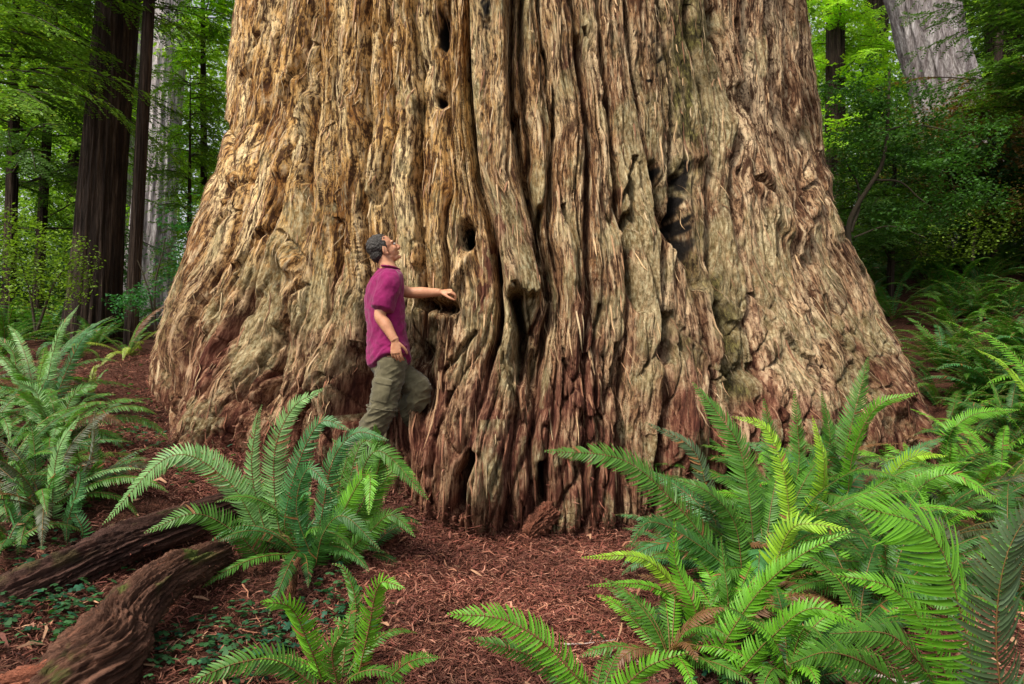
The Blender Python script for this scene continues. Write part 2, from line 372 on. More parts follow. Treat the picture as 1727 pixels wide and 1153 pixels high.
    h += .08 * seg(px, py, [(965, 560), (980, 650), (960, 760)], 22)
    # loose strips peeling off along lines seen in the bark
    PE = [[(519,50),(495,100),(478,150),(473,170)],[(500,190),(492,240),(476,290)],[(528,130),(510,180),(497,230)],[(440,20),(415,90),(398,130)],[(420,120),(405,180),(400,215)],[(412,280),(380,310),(366,340)],[(395,340),(365,375),(342,405)],[(460,360),(425,400),(392,448)],[(465,385),(488,430),(497,460)],[(460,400),(445,470),(420,525)],[(395,450),(370,500),(350,565)],[(350,480),(320,540),(310,605)],[(520,465),(482,490),(470,530),(475,565)],[(556,360),(572,395),(582,418)],[(300,520),(280,570),(268,625)],[(425,560),(388,620),(350,690),(318,745)],[(472,590),(432,660),(398,725)],[(560,610),(540,660),(500,705)],[(330,420),(300,480),(285,520)],[(590,560),(570,620),(548,660)],
          [(652,190),(634,270),(618,335)],[(702,370),(697,410),(688,446)],[(830,560),(845,620),(870,705)],[(728,625),(760,600),(792,555)],[(860,470),(880,520),(892,565)],[(935,330),(962,420),(966,485)],[(1062,250),(1050,330),(1056,400)],[(760,640),(740,700),(736,780)],[(935,600),(960,660),(1000,700)],[(1040,560),(1030,640),(1036,720)],[(975,30),(1000,110),(1012,170)],[(905,60),(925,140),(930,215)],[(1010,500),(1000,560),(985,600)],
          [(1248,290),(1290,350),(1335,400),(1352,436)],[(1402,295),(1385,340),(1350,388)],[(1392,240),(1372,300),(1350,330)],[(1445,392),(1418,392),(1378,368)],[(1258,480),(1290,550),(1332,605)],[(1180,430),(1200,490),(1242,545)],[(1128,540),(1170,590),(1208,645)],[(1380,480),(1400,560),(1442,645)],[(1450,440),(1470,520),(1502,605)],[(1250,600),(1262,660),(1300,720)],[(1300,80),(1310,160),(1302,230)],[(1340,60),(1352,150),(1345,240)],[(1225,20),(1232,90),(1245,150)],[(1290,420),(1320,470),(1330,530)],[(1500,560),(1530,640),(1560,720)]]
    for q, pts in enumerate(PE):
        wv = 8 + 5 * rnd[q]; a0, a1 = pts[0], pts[-1]; L_ = (a1[0] - a0[0])**2 + (a1[1] - a0[1])**2
        bb = (px > min(p[0] for p in pts) - 50) & (px < max(p[0] for p in pts) + 50) & (py > min(p[1] for p in pts) - 50) & (py < max(p[1] for p in pts) + 50)
        X_ = (px + 4 * noise(px / 25, py / 40, q))[bb]; Y_ = py[bb]; tt = np.clip(((X_ - a0[0]) * (a1[0] - a0[0]) + (Y_ - a0[1]) * (a1[1] - a0[1])) / L_, 0, 1)
        m_ = seg(X_, Y_, pts, wv); tap = np.minimum(1, np.minimum(tt / .5, (1.03 - tt) / .12))
        body = ss(.15, .75, m_ * tap); amp_ = .55 if pts[0][0] < 640 or pts[0][0] > 1290 else 1.0; h[bb] += amp_ * (.050 + .03 * abs(rnd[q])) * body * (.3 + .8 * tt)
        sh_ = [(x + wv * 1.25, y + 6) for x, y in pts]; h[bb] -= .11 * amp_ * seg(X_, Y_, sh_, 3.5) * (tt > .1) * (1 - body)
    # buttresses and hollows at the foot
    h += .55 * G(800, 790, 95, 150) + .22 * G(985, 850, 70, 130) + .30 * G(1150, 700, 60, 150, -12) + .30 * G(1330, 690, 90, 150) + .25 * G(1490, 700, 60, 130, -20)
    h -= .35 * G(248, 740, 40, 60)
    h += .34 * G(350, 760, 75, 190, 22) + .22 * G(545, 640, 45, 90, 12) + .15 * G(300, 560, 30, 120, 20)
    h -= .38 * G(620, 655, 24, 75, 14) + .12 * G(655, 560, 60, 150) + .15 * G(470, 640, 18, 90, 15)
    h -= .30 * G(722, 668, 30, 48) + .42 * G(708, 600, 14, 17) + .34 * seg(px, py, [(700, 508), (735, 516), (760, 518)], 10) + .2 * G(720, 560, 18, 30)
    h -= .55 * G(786, 398, 13, 20) + .35 * G(740, 42, 7, 34) + .22 * G(740, 166, 9, 11) + .22 * G(706, 172, 6, 12)
    h -= .30 * seg(px, py, [(1152, 296), (1146, 340), (1150, 390), (1164, 450)], 6 + 2 * noise(py / 15, 1.0, 2.0)) + .14 * G(1152, 300, 12, 22) + .32 * seg(px, py, [(1100, 280), (1112, 310), (1140, 380), (1158, 440)], 7)
    h -= .35 * seg(px, py, [(912, 350), (911, 440)], 4) + .30 * seg(px, py, [(1205, 60), (1200, 20)], 8)
    h -= .45 * seg(px, py, [(870, 500), (884, 560), (874, 640)], 7) + .3 * seg(px, py, [(608, 600), (600, 650), (590, 700)], 12)
    h -= .45 * seg(px, py, [(790, 840), (795, 790), (808, 760)], 8) + .45 * seg(px, py, [(912, 780), (914, 845)], 5)
    h -= .60 * seg(px, py, [(1205, 520), (1218, 580), (1224, 640), (1230, 690)], 9) + .50 * seg(px, py, [(1118, 540), (1110, 600)], 10) + .45 * G(898, 620, 11, 45) + .4 * seg(px, py, [(1110, 330), (1135, 400), (1162, 450), (1172, 480)], 8) + .35 * seg(px, py, [(1064, 360), (1070, 440), (1082, 520)], 6)
    h -= .35 * seg(px, py, [(868, 500), (880, 560), (872, 610)], 9) + .22 * seg(px, py, [(975, 60), (980, 140)], 5)
    h -= .38 * seg(px, py, [(528, -100), (527, 200), (505, 300)], 5)
    h -= .3 * seg(px, py, [(440, 440), (425, 520), (395, 600)], 5) + .3 * seg(px, py, [(470, 610), (440, 690)], 5) + .3 * seg(px, py, [(375, 210), (395, 300), (380, 330)], 4) + .25 * seg(px, py, [(578, 380), (572, 470)], 6)
    h -= .28 * seg(px, py, [(617, 20), (614, 320), (610, 440)], 3.5) + .26 * seg(px, py, [(700, 160), (694, 260), (697, 400)], 3.5) + .3 * seg(px, py, [(1062, 300), (1100, 480), (1108, 560)], 4)
    h = h * side
    rr = r + h - .04
    V = np.stack([cx + rr * np.sin(T), YC - rr * np.cos(T), Z + .0 * T], 1)
    # bark colour zones; shade is painted into the low red and one hollow
    pn = fbm(px / 60, py / 90, 2.2, 4, 2, .65)
    moss = .21 + .10 * ss(150, 480, py) + .05 * ss(700, 1200, px) + .26 * pn + .10 * ss(480, 640, py) + .22 * G(1170, 150, 40, 170) + .12 * G(1400, 600, 120, 160) + .12 * G(500, 520, 130, 90) + .10 * G(760, 560, 70, 70) + .12 * G(1090, 350, 40, 200)
    moss += .20 * ss(0, .5, rnd[(idx * 5 + 1) % 64]) + .12 * noise(px / 25, py / 60, 21.0) 
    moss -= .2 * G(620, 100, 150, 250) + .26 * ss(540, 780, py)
    moss *= 1 - .9 * np.exp(-(dn / 6)**2)
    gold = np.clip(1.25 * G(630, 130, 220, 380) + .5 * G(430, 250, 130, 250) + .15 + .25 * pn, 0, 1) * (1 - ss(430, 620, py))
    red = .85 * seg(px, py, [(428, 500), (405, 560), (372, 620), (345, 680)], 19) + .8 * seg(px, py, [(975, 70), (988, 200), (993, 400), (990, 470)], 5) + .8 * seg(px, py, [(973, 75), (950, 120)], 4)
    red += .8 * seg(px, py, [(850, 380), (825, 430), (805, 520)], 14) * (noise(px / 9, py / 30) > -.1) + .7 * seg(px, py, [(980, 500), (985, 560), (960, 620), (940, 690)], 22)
    red += ss(520, 800, py) * 1.0 * (.75 + .8 * noise(px / 40, py / 70, 31.0)) + .45 * np.exp(-(dn / 4)**2) * ss(200, 600, py) + .35 * ss(.02, .3, noise(px / 45, py / 60, 5.5)) * ss(350, 600, py) + .3 * G(620, 650, 40, 90)  # red-brown foot, also darkened to stand for shade in the deep relief
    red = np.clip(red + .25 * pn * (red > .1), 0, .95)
    char_shade = 1.0 * G(786, 398, 15, 22) + 1.1 * G(740, 42, 9, 36) + .9 * G(740, 166, 10, 12) + .9 * G(706, 172, 8, 14) + 1.0 * seg(px, py, [(1160, 275), (1152, 350), (1162, 440)], 9) * (.55 + 1.0 * noise(px / 9, py / 26, 4.4)) + .8 * G(1105, 290, 14, 18) + .9 * G(692, 10, 6, 16) + .7 * G(825, 30, 12, 45)
    char_shade += .6 * (noise(px / 12, py / 20, 6.6) > .42) * G(1090, 130, 60, 130) + .5 * G(1165, 400, 16, 50) + .5 * G(708, 600, 14, 16)  # last term paints a recess dark as shade; the rest is burnt bark
    char_shade = np.clip(char_shade + .3 * noise(px / 6, py / 10, 8) * (char_shade > .2), 0, 1)
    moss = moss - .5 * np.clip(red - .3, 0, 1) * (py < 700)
    paint = np.stack([np.clip(moss, 0, .8), red, gold, ss(.25, .7, char_shade)], 1)
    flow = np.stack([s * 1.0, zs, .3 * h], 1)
    m, n = sh; i = np.arange(m * n).reshape(m, n); i = np.concatenate([i, i[:, :1]], 1)
    Q = np.stack([i[:-1, :-1], i[:-1, 1:], i[1:, 1:], i[1:, :-1]], -1).reshape(-1, 4)
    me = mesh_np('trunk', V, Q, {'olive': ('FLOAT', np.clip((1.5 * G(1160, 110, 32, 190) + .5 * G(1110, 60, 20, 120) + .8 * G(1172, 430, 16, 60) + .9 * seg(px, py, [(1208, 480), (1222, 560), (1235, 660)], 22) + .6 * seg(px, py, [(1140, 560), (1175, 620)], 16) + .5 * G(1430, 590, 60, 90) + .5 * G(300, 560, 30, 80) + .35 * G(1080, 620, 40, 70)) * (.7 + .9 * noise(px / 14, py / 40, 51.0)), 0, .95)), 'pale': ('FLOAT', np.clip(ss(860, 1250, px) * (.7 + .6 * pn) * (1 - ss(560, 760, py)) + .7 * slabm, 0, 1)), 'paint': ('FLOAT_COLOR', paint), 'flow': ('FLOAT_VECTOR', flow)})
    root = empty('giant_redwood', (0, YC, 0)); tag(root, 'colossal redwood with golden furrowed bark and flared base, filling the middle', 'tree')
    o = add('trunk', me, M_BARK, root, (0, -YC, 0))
    # loose shreds of bark: thin strips that follow the fibres and lift away at their lower end
    rows = np.flatnonzero((zz > .35) & (zz < 5.5)); cols = np.flatnonzero(np.abs(th) < R(75)); n_s = 4200; g3 = V.reshape(m, n, 3)
    rg = np.random.default_rng(21); r0 = rg.choice(rows[40:], n_s); c0 = rg.choice(cols[8:-8], n_s); seg_n = 7; Ln = (rg.gamma(2.2, 9, n_s) + 8).astype(int)
    drift = np.round(rg.normal(0, 1.6, n_s)).astype(int); pts_ = []
    qx2 = px.reshape(m, n); qy2 = py.reshape(m, n)
    for k in range(seg_n):
        f_ = k / (seg_n - 1); rr_ = np.clip(r0 - (Ln * f_).astype(int), 12, m - 1); cc_ = np.clip(c0 + (drift * f_).astype(int), 0, n - 1)
        p_ = g3[rr_, cc_]; out_ = np.stack([np.sin(th[cc_]), -np.cos(th[cc_]), 0 * f_ * cc_], 1)
        pts_.append(p_ + out_ * (.004 + (.008 + .022 * rg.random(n_s) * 0 + .02 * (drift % 3) / 2) * f_**2)[:, None])
    C_ = np.stack(pts_, 1); C_[:, 1:-1] = (C_[:, :-2] + C_[:, 1:-1] * 2 + C_[:, 2:]) / 4
    tang = np.stack([np.cos(th[c0]), np.sin(th[c0]), 0 * th[c0]], 1); wd = (.0025 + .006 * rg.random(n_s)**2)[:, None] * np.array([.5, 1, 1, .95, .8, .55, .1])[None]
    outv = np.stack([np.sin(th[c0]), -np.cos(th[c0]), 0 * th[c0]], 1); ang = rg.normal(0, .5, n_s); sv = tang * np.cos(ang)[:, None] + outv * np.sin(ang)[:, None]
    Vv = np.stack([C_ - sv[:, None] * wd[..., None], C_ + outv[:, None] * (wd * .5)[..., None], C_ + sv[:, None] * wd[..., None]], 2).reshape(-1, 3)
    ii = np.arange(n_s * seg_n * 3).reshape(n_s, seg_n, 3); Qq = np.stack([ii[:, :-1, :-1], ii[:, :-1, 1:], ii[:, 1:, 1:], ii[:, 1:, :-1]], -1).reshape(-1, 4)
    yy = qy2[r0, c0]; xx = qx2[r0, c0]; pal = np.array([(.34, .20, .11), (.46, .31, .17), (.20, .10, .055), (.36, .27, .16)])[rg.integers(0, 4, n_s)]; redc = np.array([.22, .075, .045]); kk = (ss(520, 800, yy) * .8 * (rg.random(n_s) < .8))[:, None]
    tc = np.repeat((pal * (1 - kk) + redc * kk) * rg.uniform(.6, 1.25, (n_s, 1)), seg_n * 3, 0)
    sh_me = mesh_np('bark_shreds', Vv, Qq, {'tint': ('FLOAT_COLOR', np.concatenate([tc, np.ones((len(tc), 1))], 1))}); so = add('bark_shreds', sh_me, M_WOOD, root, (0, -YC, 0)); so['kind'] = 'stuff'
    return root, V, px, py
GIANT, TV, TPX, TPY = giant()
_front = TV[:, 1] < YC
_fv = TV[_front]; _fpx = CX + _fv[:, 0] / _fv[:, 1] * F; _fpy = HOR - (_fv[:, 2] - CAMZ) / _fv[:, 1] * F
def surf(px, py, rad=3):                 # depth of the trunk at a photo position
    m = (np.abs(_fpx - px) < rad) & (np.abs(_fpy - py) < rad)
    return float(_fv[m, 1].min()) if m.any() else None

# ---------------------------------------------------------------- ferns
def frame(P3, nhint):
    T = np.gradient(P3, axis=0); T /= np.linalg.norm(T, axis=1)[:, None] + 1e-9
    B = np.cross(T, nhint); B /= np.linalg.norm(B, axis=1)[:, None] + 1e-9
    N = np.cross(B, T); return T, B, N
def spline(pts, n):
    pts = np.asarray(pts, float); k = len(pts); u = np.linspace(0, k - 1, n)
    ext = np.vstack([2 * pts[0] - pts[1], pts, 2 * pts[-1] - pts[-2]]); i = np.minimum(u.astype(int), k - 2); t = (u - i)[:, None]
    a, b, c, d = ext[i], ext[i + 1], ext[i + 2], ext[i + 3]
    return .5 * (2 * b + (c - a) * t + (2 * a - 5 * b + 4 * c - d) * t**2 + (3 * b - a - 3 * c + d) * t**3)
def tube_np(P3, rad, k=6, attr=None):
    P3 = np.asarray(P3, float); n = len(P3); T, B, N = frame(P3, np.array([.13, .22, .97]))
    a = np.linspace(0, 2 * np.pi, k, endpoint=False); rad = np.broadcast_to(rad, (n,))
    V = (P3[:, None] + rad[:, None, None] * (np.cos(a)[None, :, None] * B[:, None] + np.sin(a)[None, :, None] * N[:, None])).reshape(-1, 3)
    i = np.arange(n * k).reshape(n, k); i = np.concatenate([i, i[:, :1]], 1)
    return V, np.stack([i[:-1, :-1], i[:-1, 1:], i[1:, 1:], i[1:, :-1]], -1).reshape(-1, 4)
GREENS = {'mid': (.062, .175, .016), 'bright': (.115, .32, .016), 'lime': (.25, .45, .025), 'deep': (.030, .108, .014), 'blue': (.050, .17, .048), 'pale': (.17, .34, .11), 'old': (.060, .075, .035), 'purple': (.062, .105, .045), 'yellow': (.22, .30, .035)}
def frond_np(P3, plen, npairs, tint, nh=(0, -.5, .85), rng=None, stem=.10, droop=.25):
    rng = rng or RNG; nh = np.array(nh, float); n = len(P3)
    T, B, N = frame(P3, nh); seglen = np.concatenate([[0], np.cumsum(np.linalg.norm(np.diff(P3, axis=0), axis=1))]); L = seglen[-1]
    f = np.linspace(stem, .995, npairs); Vs, Qs, Cs = [], [], []; off = 0
    # rachis
    V, Q = tube_np(P3, np.linspace(.0035, .0008, n), 4); Vs.append(V); Qs.append(Q); off = len(V)
    Cs.append(np.tile(np.array([.22, .13, .045]) if tint != GREENS['lime'] else np.array([.28, .26, .05]), (len(V), 1)))
    prof = np.interp(f, [0, .12, .3, .55, .8, .93, 1], [.35, .62, .95, 1.0, .70, .32, .05])
    cur = np.stack([np.interp(f * L, seglen, P3[:, a]) for a in range(3)], 1)
    fr = [np.stack([np.interp(f * L, seglen, X[:, a]) for a in range(3)], 1) for X in (T, B, N)]
    twist = rng.uniform(-.2, .2); base = np.array(tint)
    sgn = np.array([-1, 1])
    for sd in sgn:
        m = npairs; gap = rng.random(m) < .012
        ln = plen * prof * rng.uniform(.88, 1.08, m); ln[gap] *= .25
        sweep = np.interp(f, [0, .5, 1], [.12, .38, 1.0]) + rng.normal(0, .06, m)
        dr = droop + rng.normal(0, .09, m) + twist * sd
        wd = np.minimum(L * (.995 - stem) / npairs * .37, .0078) * np.interp(f, [0, .8, 1], [1, 1, .6]) * rng.uniform(.9, 1.15, m)
        D = fr[1] * sd + fr[0] * sweep[:, None]; D /= np.linalg.norm(D, axis=1)[:, None]
        seg_t = np.array([0, .12, .35, .62, .85, 1.0]); wprof = np.array([.35, 1.0, .95, .78, .45, .04])
        W = fr[0] - D * (fr[0] * D).sum(1)[:, None]; W /= np.linalg.norm(W, axis=1)[:, None]
        tw = rng.normal(0, .22, m); W = W * np.cos(tw)[:, None] + fr[2] * np.sin(tw)[:, None]
        c = cur[:, None] + D[:, None] * (ln[:, None] * seg_t)[..., None] - fr[2][:, None] * (ln[:, None] * dr[:, None] * seg_t**1.8)[..., None] + fr[0][:, None] * (ln[:, None] * .16 * seg_t**2)[..., None]
        w_ = (wd[:, None] * wprof)[..., None] * W[:, None]; up = fr[2][:, None] * (wd[:, None] * wprof * .30)[..., None]
        V = np.stack([c - w_, c - up, c + w_], 2)             # m,6,3,3 -> folded leaflet
        i = np.arange(m * 18).reshape(m, 6, 3) + off; off += m * 18
        Q = np.stack([i[:, :-1, :-1], i[:, :-1, 1:], i[:, 1:, 1:], i[:, 1:, :-1]], -1).reshape(-1, 4)
        cc = base[None] * rng.uniform(.78, 1.22, (m, 1)) * np.array([1, 1, 1]); brown = rng.random(m) < .01
        cc[brown] = (.25, .12, .04)
        cc = np.repeat(cc[:, None], 6, 1) * np.interp(seg_t, [0, 1], [.85, 1.12])[None, :, None]
        Vs.append(V.reshape(-1, 3)); Qs.append(Q); Cs.append(np.repeat(cc.reshape(-1, 3), 3, 0))
    return np.concatenate(Vs), np.concatenate(Qs), np.concatenate(Cs)
def col4(C): return np.concatenate([C, np.ones((len(C), 1))], 1)
def leafy(name, parts, mat, parent=None, loc=None):
    off = 0; Vs, Qs, Cs = [], [], []
    for V, Q, C in parts: Vs.append(V); Qs.append(Q + off); Cs.append(C); off += len(V)
    me = mesh_np(name, np.concatenate(Vs), np.concatenate(Qs), {'tint': ('FLOAT_COLOR', col4(np.concatenate(Cs)))})
    return add(name, me, mat, parent, loc)
def local_curve(L, el, bend, n=26, side=0.0):
    """arching curve from the origin out along +X"""
    a = np.linspace(R(el), R(el - bend), n); ds = L / (n - 1)
    # bend concentrated to the tip
    t = np.linspace(0, 1, n); a = R(el) - R(bend) * t**1.6
    x = np.cumsum(np.cos(a)) * ds; z = np.cumsum(np.sin(a)) * ds; y = side * t**2 * L
    p = np.stack([x, y, z], 1); return p - p[0]
def fern(base, fronds, label, group=None, rand=0, rlen=.8, tints=('mid',), d0=None, arc=(0, 360), cat='fern', plen=.055):
    b = P(*base); g = gz(b[0], b[1]); b[2] = g
    root = empty('sword_fern', b); tag(root, label, cat, group)
    for pts, tint, pl in fronds:
        W = [P(*p) for p in pts]
        Q3 = spline([b * .35 + W[0] * .65 if False else W[0]] + W[1:], 34); L = np.linalg.norm(np.diff(Q3, axis=0), axis=1).sum()
        # stalk from the crown of the plant to where the frond starts
        if np.linalg.norm(W[0] - b) > .12:
            Q3 = spline([b, (b + W[0]) / 2 + np.array([0, 0, .02])] + W, 42); L2 = np.linalg.norm(np.diff(Q3, axis=0), axis=1).sum(); st = min(.7, max(.08, 1 - L / L2)); L = L2
        else: st = .06
        V, Q, C = frond_np(Q3 - b, pl * 1.28, int(L * (1 - st) / .0150), GREENS[tint], (0.05 + random.uniform(-.2, .2), -.85, .5), stem=st, droop=random.uniform(.15, .5))
        o = leafy('frond', [(V, Q, C)], M_FERN, root)
        if tint in ('purple', 'old'): o['label'] = 'dull old frond flecked with purple brown'
    for i in range(rand):
        L = rlen * random.uniform(.65, 1.12); p = local_curve(L, random.uniform(14, 80), random.uniform(45, 105), side=random.uniform(-.2, .2))
        az = R(random.uniform(*arc)); c, s_ = math.cos(az), math.sin(az); p = np.stack([p[:, 0] * c - p[:, 1] * s_, p[:, 0] * s_ + p[:, 1] * c, p[:, 2]], 1)
        t = GREENS[random.choice(tints)] if random.random() > .07 else (.17, .080, .035)
        leafy('frond', [frond_np(p, plen * random.uniform(.75, 1.1), int(L / .015), t, (0.03 + random.uniform(-.2, .2), -.35, .9), droop=random.uniform(.15, .55))], M_FERN, root)
    return root
# --- the hero plants (photo position, distance)
D = 3.7
fern((505, 935, 3.7), [
 ([(452, 905, 3.7), (425, 800, 3.65), (432, 715, 3.6), (442, 682, 3.55)], 'pale', .042),
 ([(470, 890, 3.7), (462, 770, 3.65), (492, 690, 3.6), (545, 655, 3.5)], 'pale', .060),
 ([(480, 880, 3.6), (500, 790, 3.55), (540, 712, 3.5), (590, 725, 3.4)], 'blue', .052),
 ([(440, 900, 3.7), (385, 812, 3.6), (290, 768, 3.5), (172, 885, 3.4)], 'pale', .066),
 ([(450, 900, 3.8), (400, 815, 3.85), (335, 762, 3.9), (255, 790, 3.9)], 'mid', .055),
 ([(450, 950, 3.6), (400, 900, 3.5), (330, 866, 3.4), (243, 898, 3.3)], 'mid', .062),
 ([(540, 880, 3.6), (560, 780, 3.5), (600, 730, 3.4), (655, 742, 3.3)], 'blue', .050),
 ([(560, 920, 3.7), (600, 820, 3.65), (640, 760, 3.6), (722, 842, 3.5)], 'mid', .060),
 ([(560, 930, 3.8), (610, 850, 3.75), (640, 780, 3.7), (632, 716, 3.6)], 'mid', .070),
 ([(550, 930, 3.6), (590, 840, 3.5), (622, 800, 3.4), (622, 868, 3.2)], 'bright', .050),
 ([(530, 950, 3.6), (500, 860, 3.5), (520, 790, 3.4), (560, 830, 3.3)], 'blue', .055),
 ([(560, 950, 3.7), (620, 900, 3.6), (660, 868, 3.5), (700, 905, 3.4)], 'mid', .050),
 ([(575, 900, 3.8), (590, 810, 3.8), (612, 745, 3.8), (655, 762, 3.7)], 'mid', .055),
 ([(560, 900, 3.9), (572, 820, 3.9), (585, 765, 3.9), (560, 740, 3.9)], 'mid', .055),
 ([(590, 930, 3.8), (630, 840, 3.8), (668, 790, 3.8), (700, 800, 3.7)], 'bright', .055),
 ([(530, 960, 3.6), (545, 900, 3.4), (580, 870, 3.3), (640, 925, 3.2)], 'deep', .055)],
 'large sword fern with glossy pale fronds beside the fallen log, in front of the man', rand=22, rlen=.66, tints=('deep', 'mid', 'blue'), plen=.05)
fern((575, 1180, 2.7), [
 ([(548, 1160, 2.7), (520, 1085, 2.6), (490, 1025, 2.5), (440, 1015, 2.4)], 'bright', .052),
 ([(600, 1160, 2.7), (622, 1060, 2.6), (640, 985, 2.5), (682, 992, 2.4)], 'bright', .042),
 ([(540, 1165, 2.6), (470, 1115, 2.5), (400, 1118, 2.4), (320, 1150, 2.3)], 'mid', .050),
 ([(570, 1160, 2.6), (560, 1100, 2.5), (580, 1060, 2.4), (560, 1040, 2.4)], 'mid', .040),
 ([(620, 1180, 2.7), (670, 1130, 2.6), (700, 1112, 2.5), (742, 1108, 2.4)], 'mid', .030),
 ([(590, 1130, 3.0), (600, 1020, 3.0), (580, 960, 3.0), (560, 950, 3.0)], 'mid', .04)],
 'small fresh green fern at the bottom edge, left of the path of needles', rand=5, rlen=.42, tints=('mid', 'bright'), plen=.04)
fern((75, 930, 3.9), [
 ([(85, 930, 3.9), (88, 850, 3.85), (98, 760, 3.8), (135, 700, 3.7)], 'pale', .055),
 ([(60, 930, 3.9), (45, 850, 3.9), (30, 780, 3.8), (5, 790, 3.7)], 'mid', .055),
 ([(110, 940, 3.8), (140, 900, 3.7), (120, 850, 3.7), (145, 835, 3.6)], 'blue', .045),
 ([(50, 960, 3.7), (30, 900, 3.6), (10, 850, 3.5), (-30, 860, 3.4)], 'blue', .055),
 ([(100, 920, 4.0), (130, 820, 4.0), (155, 770, 4.0), (160, 690, 4.0)], 'old', .050),
 ([(60, 900, 4.1), (60, 800, 4.1), (55, 730, 4.1), (40, 690, 4.1)], 'mid', .05),
 ([(100, 930, 3.8), (120, 860, 3.7), (135, 800, 3.6), (100, 780, 3.5)], 'blue', .05)],
 'sword fern with upright pale fronds at the left edge, behind the two fallen logs', rand=24, rlen=.72, tints=('pale', 'mid', 'old', 'blue'), plen=.05)
fern((60, 720, 6.0), [
 ([(70, 720, 6.0), (80, 640, 6.0), (100, 560, 5.9), (133, 514, 5.8)], 'pale', .06),
 ([(80, 710, 6.0), (110, 630, 6.0), (140, 570, 5.9), (172, 552, 5.8)], 'blue', .06),
 ([(50, 720, 6.0), (30, 640, 6.0), (20, 590, 6.0), (-20, 560, 6.0)], 'mid', .06),
 ([(40, 720, 6.0), (10, 670, 5.9), (-20, 650, 5.9), (-60, 690, 5.9)], 'mid', .06)],
 'tall fern with silvery frond tips on the left bank, below the dark trunks', rand=32, rlen=1.0, tints=('mid', 'pale', 'blue'), plen=.06)
fern((-20, 800, 4.9), [], 'dense fern cut by the left edge of the photo, halfway down', rand=26, rlen=.85, tints=('mid', 'deep'))
fern((150, 680, 6.6), [([(150, 690, 6.6), (155, 640, 6.6), (160, 620, 6.6), (172, 615, 6.6)], 'yellow', .04)], 'low yellowish fern on the red needle slope at left', rand=6, rlen=.45, tints=('old', 'mid'), plen=.04)
fern((215, 600, 8.6), [], 'olive fern at the left foot of the giant tree', rand=14, rlen=.8, tints=('yellow', 'mid', 'mid'), plen=.06)
# right side
fern((1290, 1040, 3.5), [
 ([(1275, 960, 3.6), (1262, 830, 3.6), (1240, 740, 3.6), (1168, 644, 3.6)], 'mid', .075),
 ([(1330, 880, 3.6), (1320, 790, 3.6), (1290, 720, 3.6), (1235, 702, 3.6)], 'lime', .045),
 ([(1230, 960, 3.4), (1140, 850, 3.3), (1050, 775, 3.2), (918, 760, 3.1)], 'mid', .080),
 ([(1255, 990, 3.4), (1240, 885, 3.4), (1195, 830, 3.3), (1135, 806, 3.3)], 'mid', .060),
 ([(1150, 1105, 3.1), (1175, 1040, 3.0), (1140, 950, 3.0), (1137, 874, 3.0)], 'bright', .068),
 ([(1222, 1090, 3.1), (1228, 1020, 3.0), (1222, 960, 3.0), (1216, 905, 3.0)], 'mid', .045),
 ([(1200, 1120, 2.8), (1270, 1010, 2.7), (1345, 940, 2.6), (1440, 892, 2.5)], 'bright', .058),
 ([(1300, 980, 3.0), (1315, 930, 2.95), (1345, 885, 2.9), (1430, 892, 2.8)], 'lime', .070),
 ([(1235, 1140, 2.7), (1300, 1075, 2.6), (1380, 1025, 2.5), (1512, 1095, 2.4)], 'bright', .055),
 ([(1200, 1060, 3.2), (1140, 990, 3.1), (1080, 940, 3.0), (980, 940, 2.9)], 'lime', .038),
 ([(1200, 1060, 3.2), (1140, 1010, 3.1), (1080, 985, 3.0), (990, 988, 2.9)], 'bright', .030),
 ([(1280, 920, 3.9), (1310, 820, 3.9), (1300, 740, 3.9), (1288, 672, 3.9)], 'mid', .075),
 ([(1310, 920, 3.8), (1345, 800, 3.8), (1345, 720, 3.8), (1340, 655, 3.8)], 'mid', .060),
 ([(1330, 930, 3.6), (1380, 850, 3.5), (1390, 780, 3.4), (1370, 700, 3.4)], 'lime', .055),
 ([(1240, 980, 3.6), (1200, 860, 3.6), (1170, 760, 3.6), (1090, 712, 3.6)], 'purple', .055),
 ([(1300, 940, 3.4), (1390, 930, 3.3), (1460, 960, 3.2), (1500, 975, 3.1)], 'bright', .05),
 ([(1280, 1000, 3.3), (1180, 920, 3.2), (1100, 880, 3.1), (1060, 920, 3.0)], 'deep', .06)],
 'huge bright sword fern at the right foot of the trunk, longest frond reaching left', rand=46, rlen=.92, tints=('mid', 'deep', 'mid', 'blue'), plen=.07)
fern((1440, 900, 4.3), [
 ([(1420, 860, 4.2), (1425, 770, 4.2), (1445, 680, 4.2), (1465, 602, 4.2)], 'mid', .080),
 ([(1430, 850, 4.1), (1440, 760, 4.0), (1480, 685, 3.9), (1548, 662, 3.8)], 'bright', .060),
 ([(1470, 880, 4.0), (1500, 810, 3.9), (1540, 770, 3.8), (1598, 768, 3.6)], 'lime', .055),
 ([(1480, 900, 4.0), (1540, 830, 3.9), (1610, 800, 3.8), (1705, 860, 3.6)], 'bright', .065),
 ([(1400, 880, 4.2), (1380, 800, 4.2), (1400, 740, 4.2), (1385, 660, 4.2)], 'mid', .06),
 ([(1500, 900, 4.2), (1580, 860, 4.1), (1650, 850, 4.0), (1720, 900, 3.9)], 'mid', .06)],
 'sword fern close to the trunk with fronds standing up to the tallest point at right', rand=34, rlen=.95, tints=('mid', 'deep', 'blue', 'bright'), plen=.07)
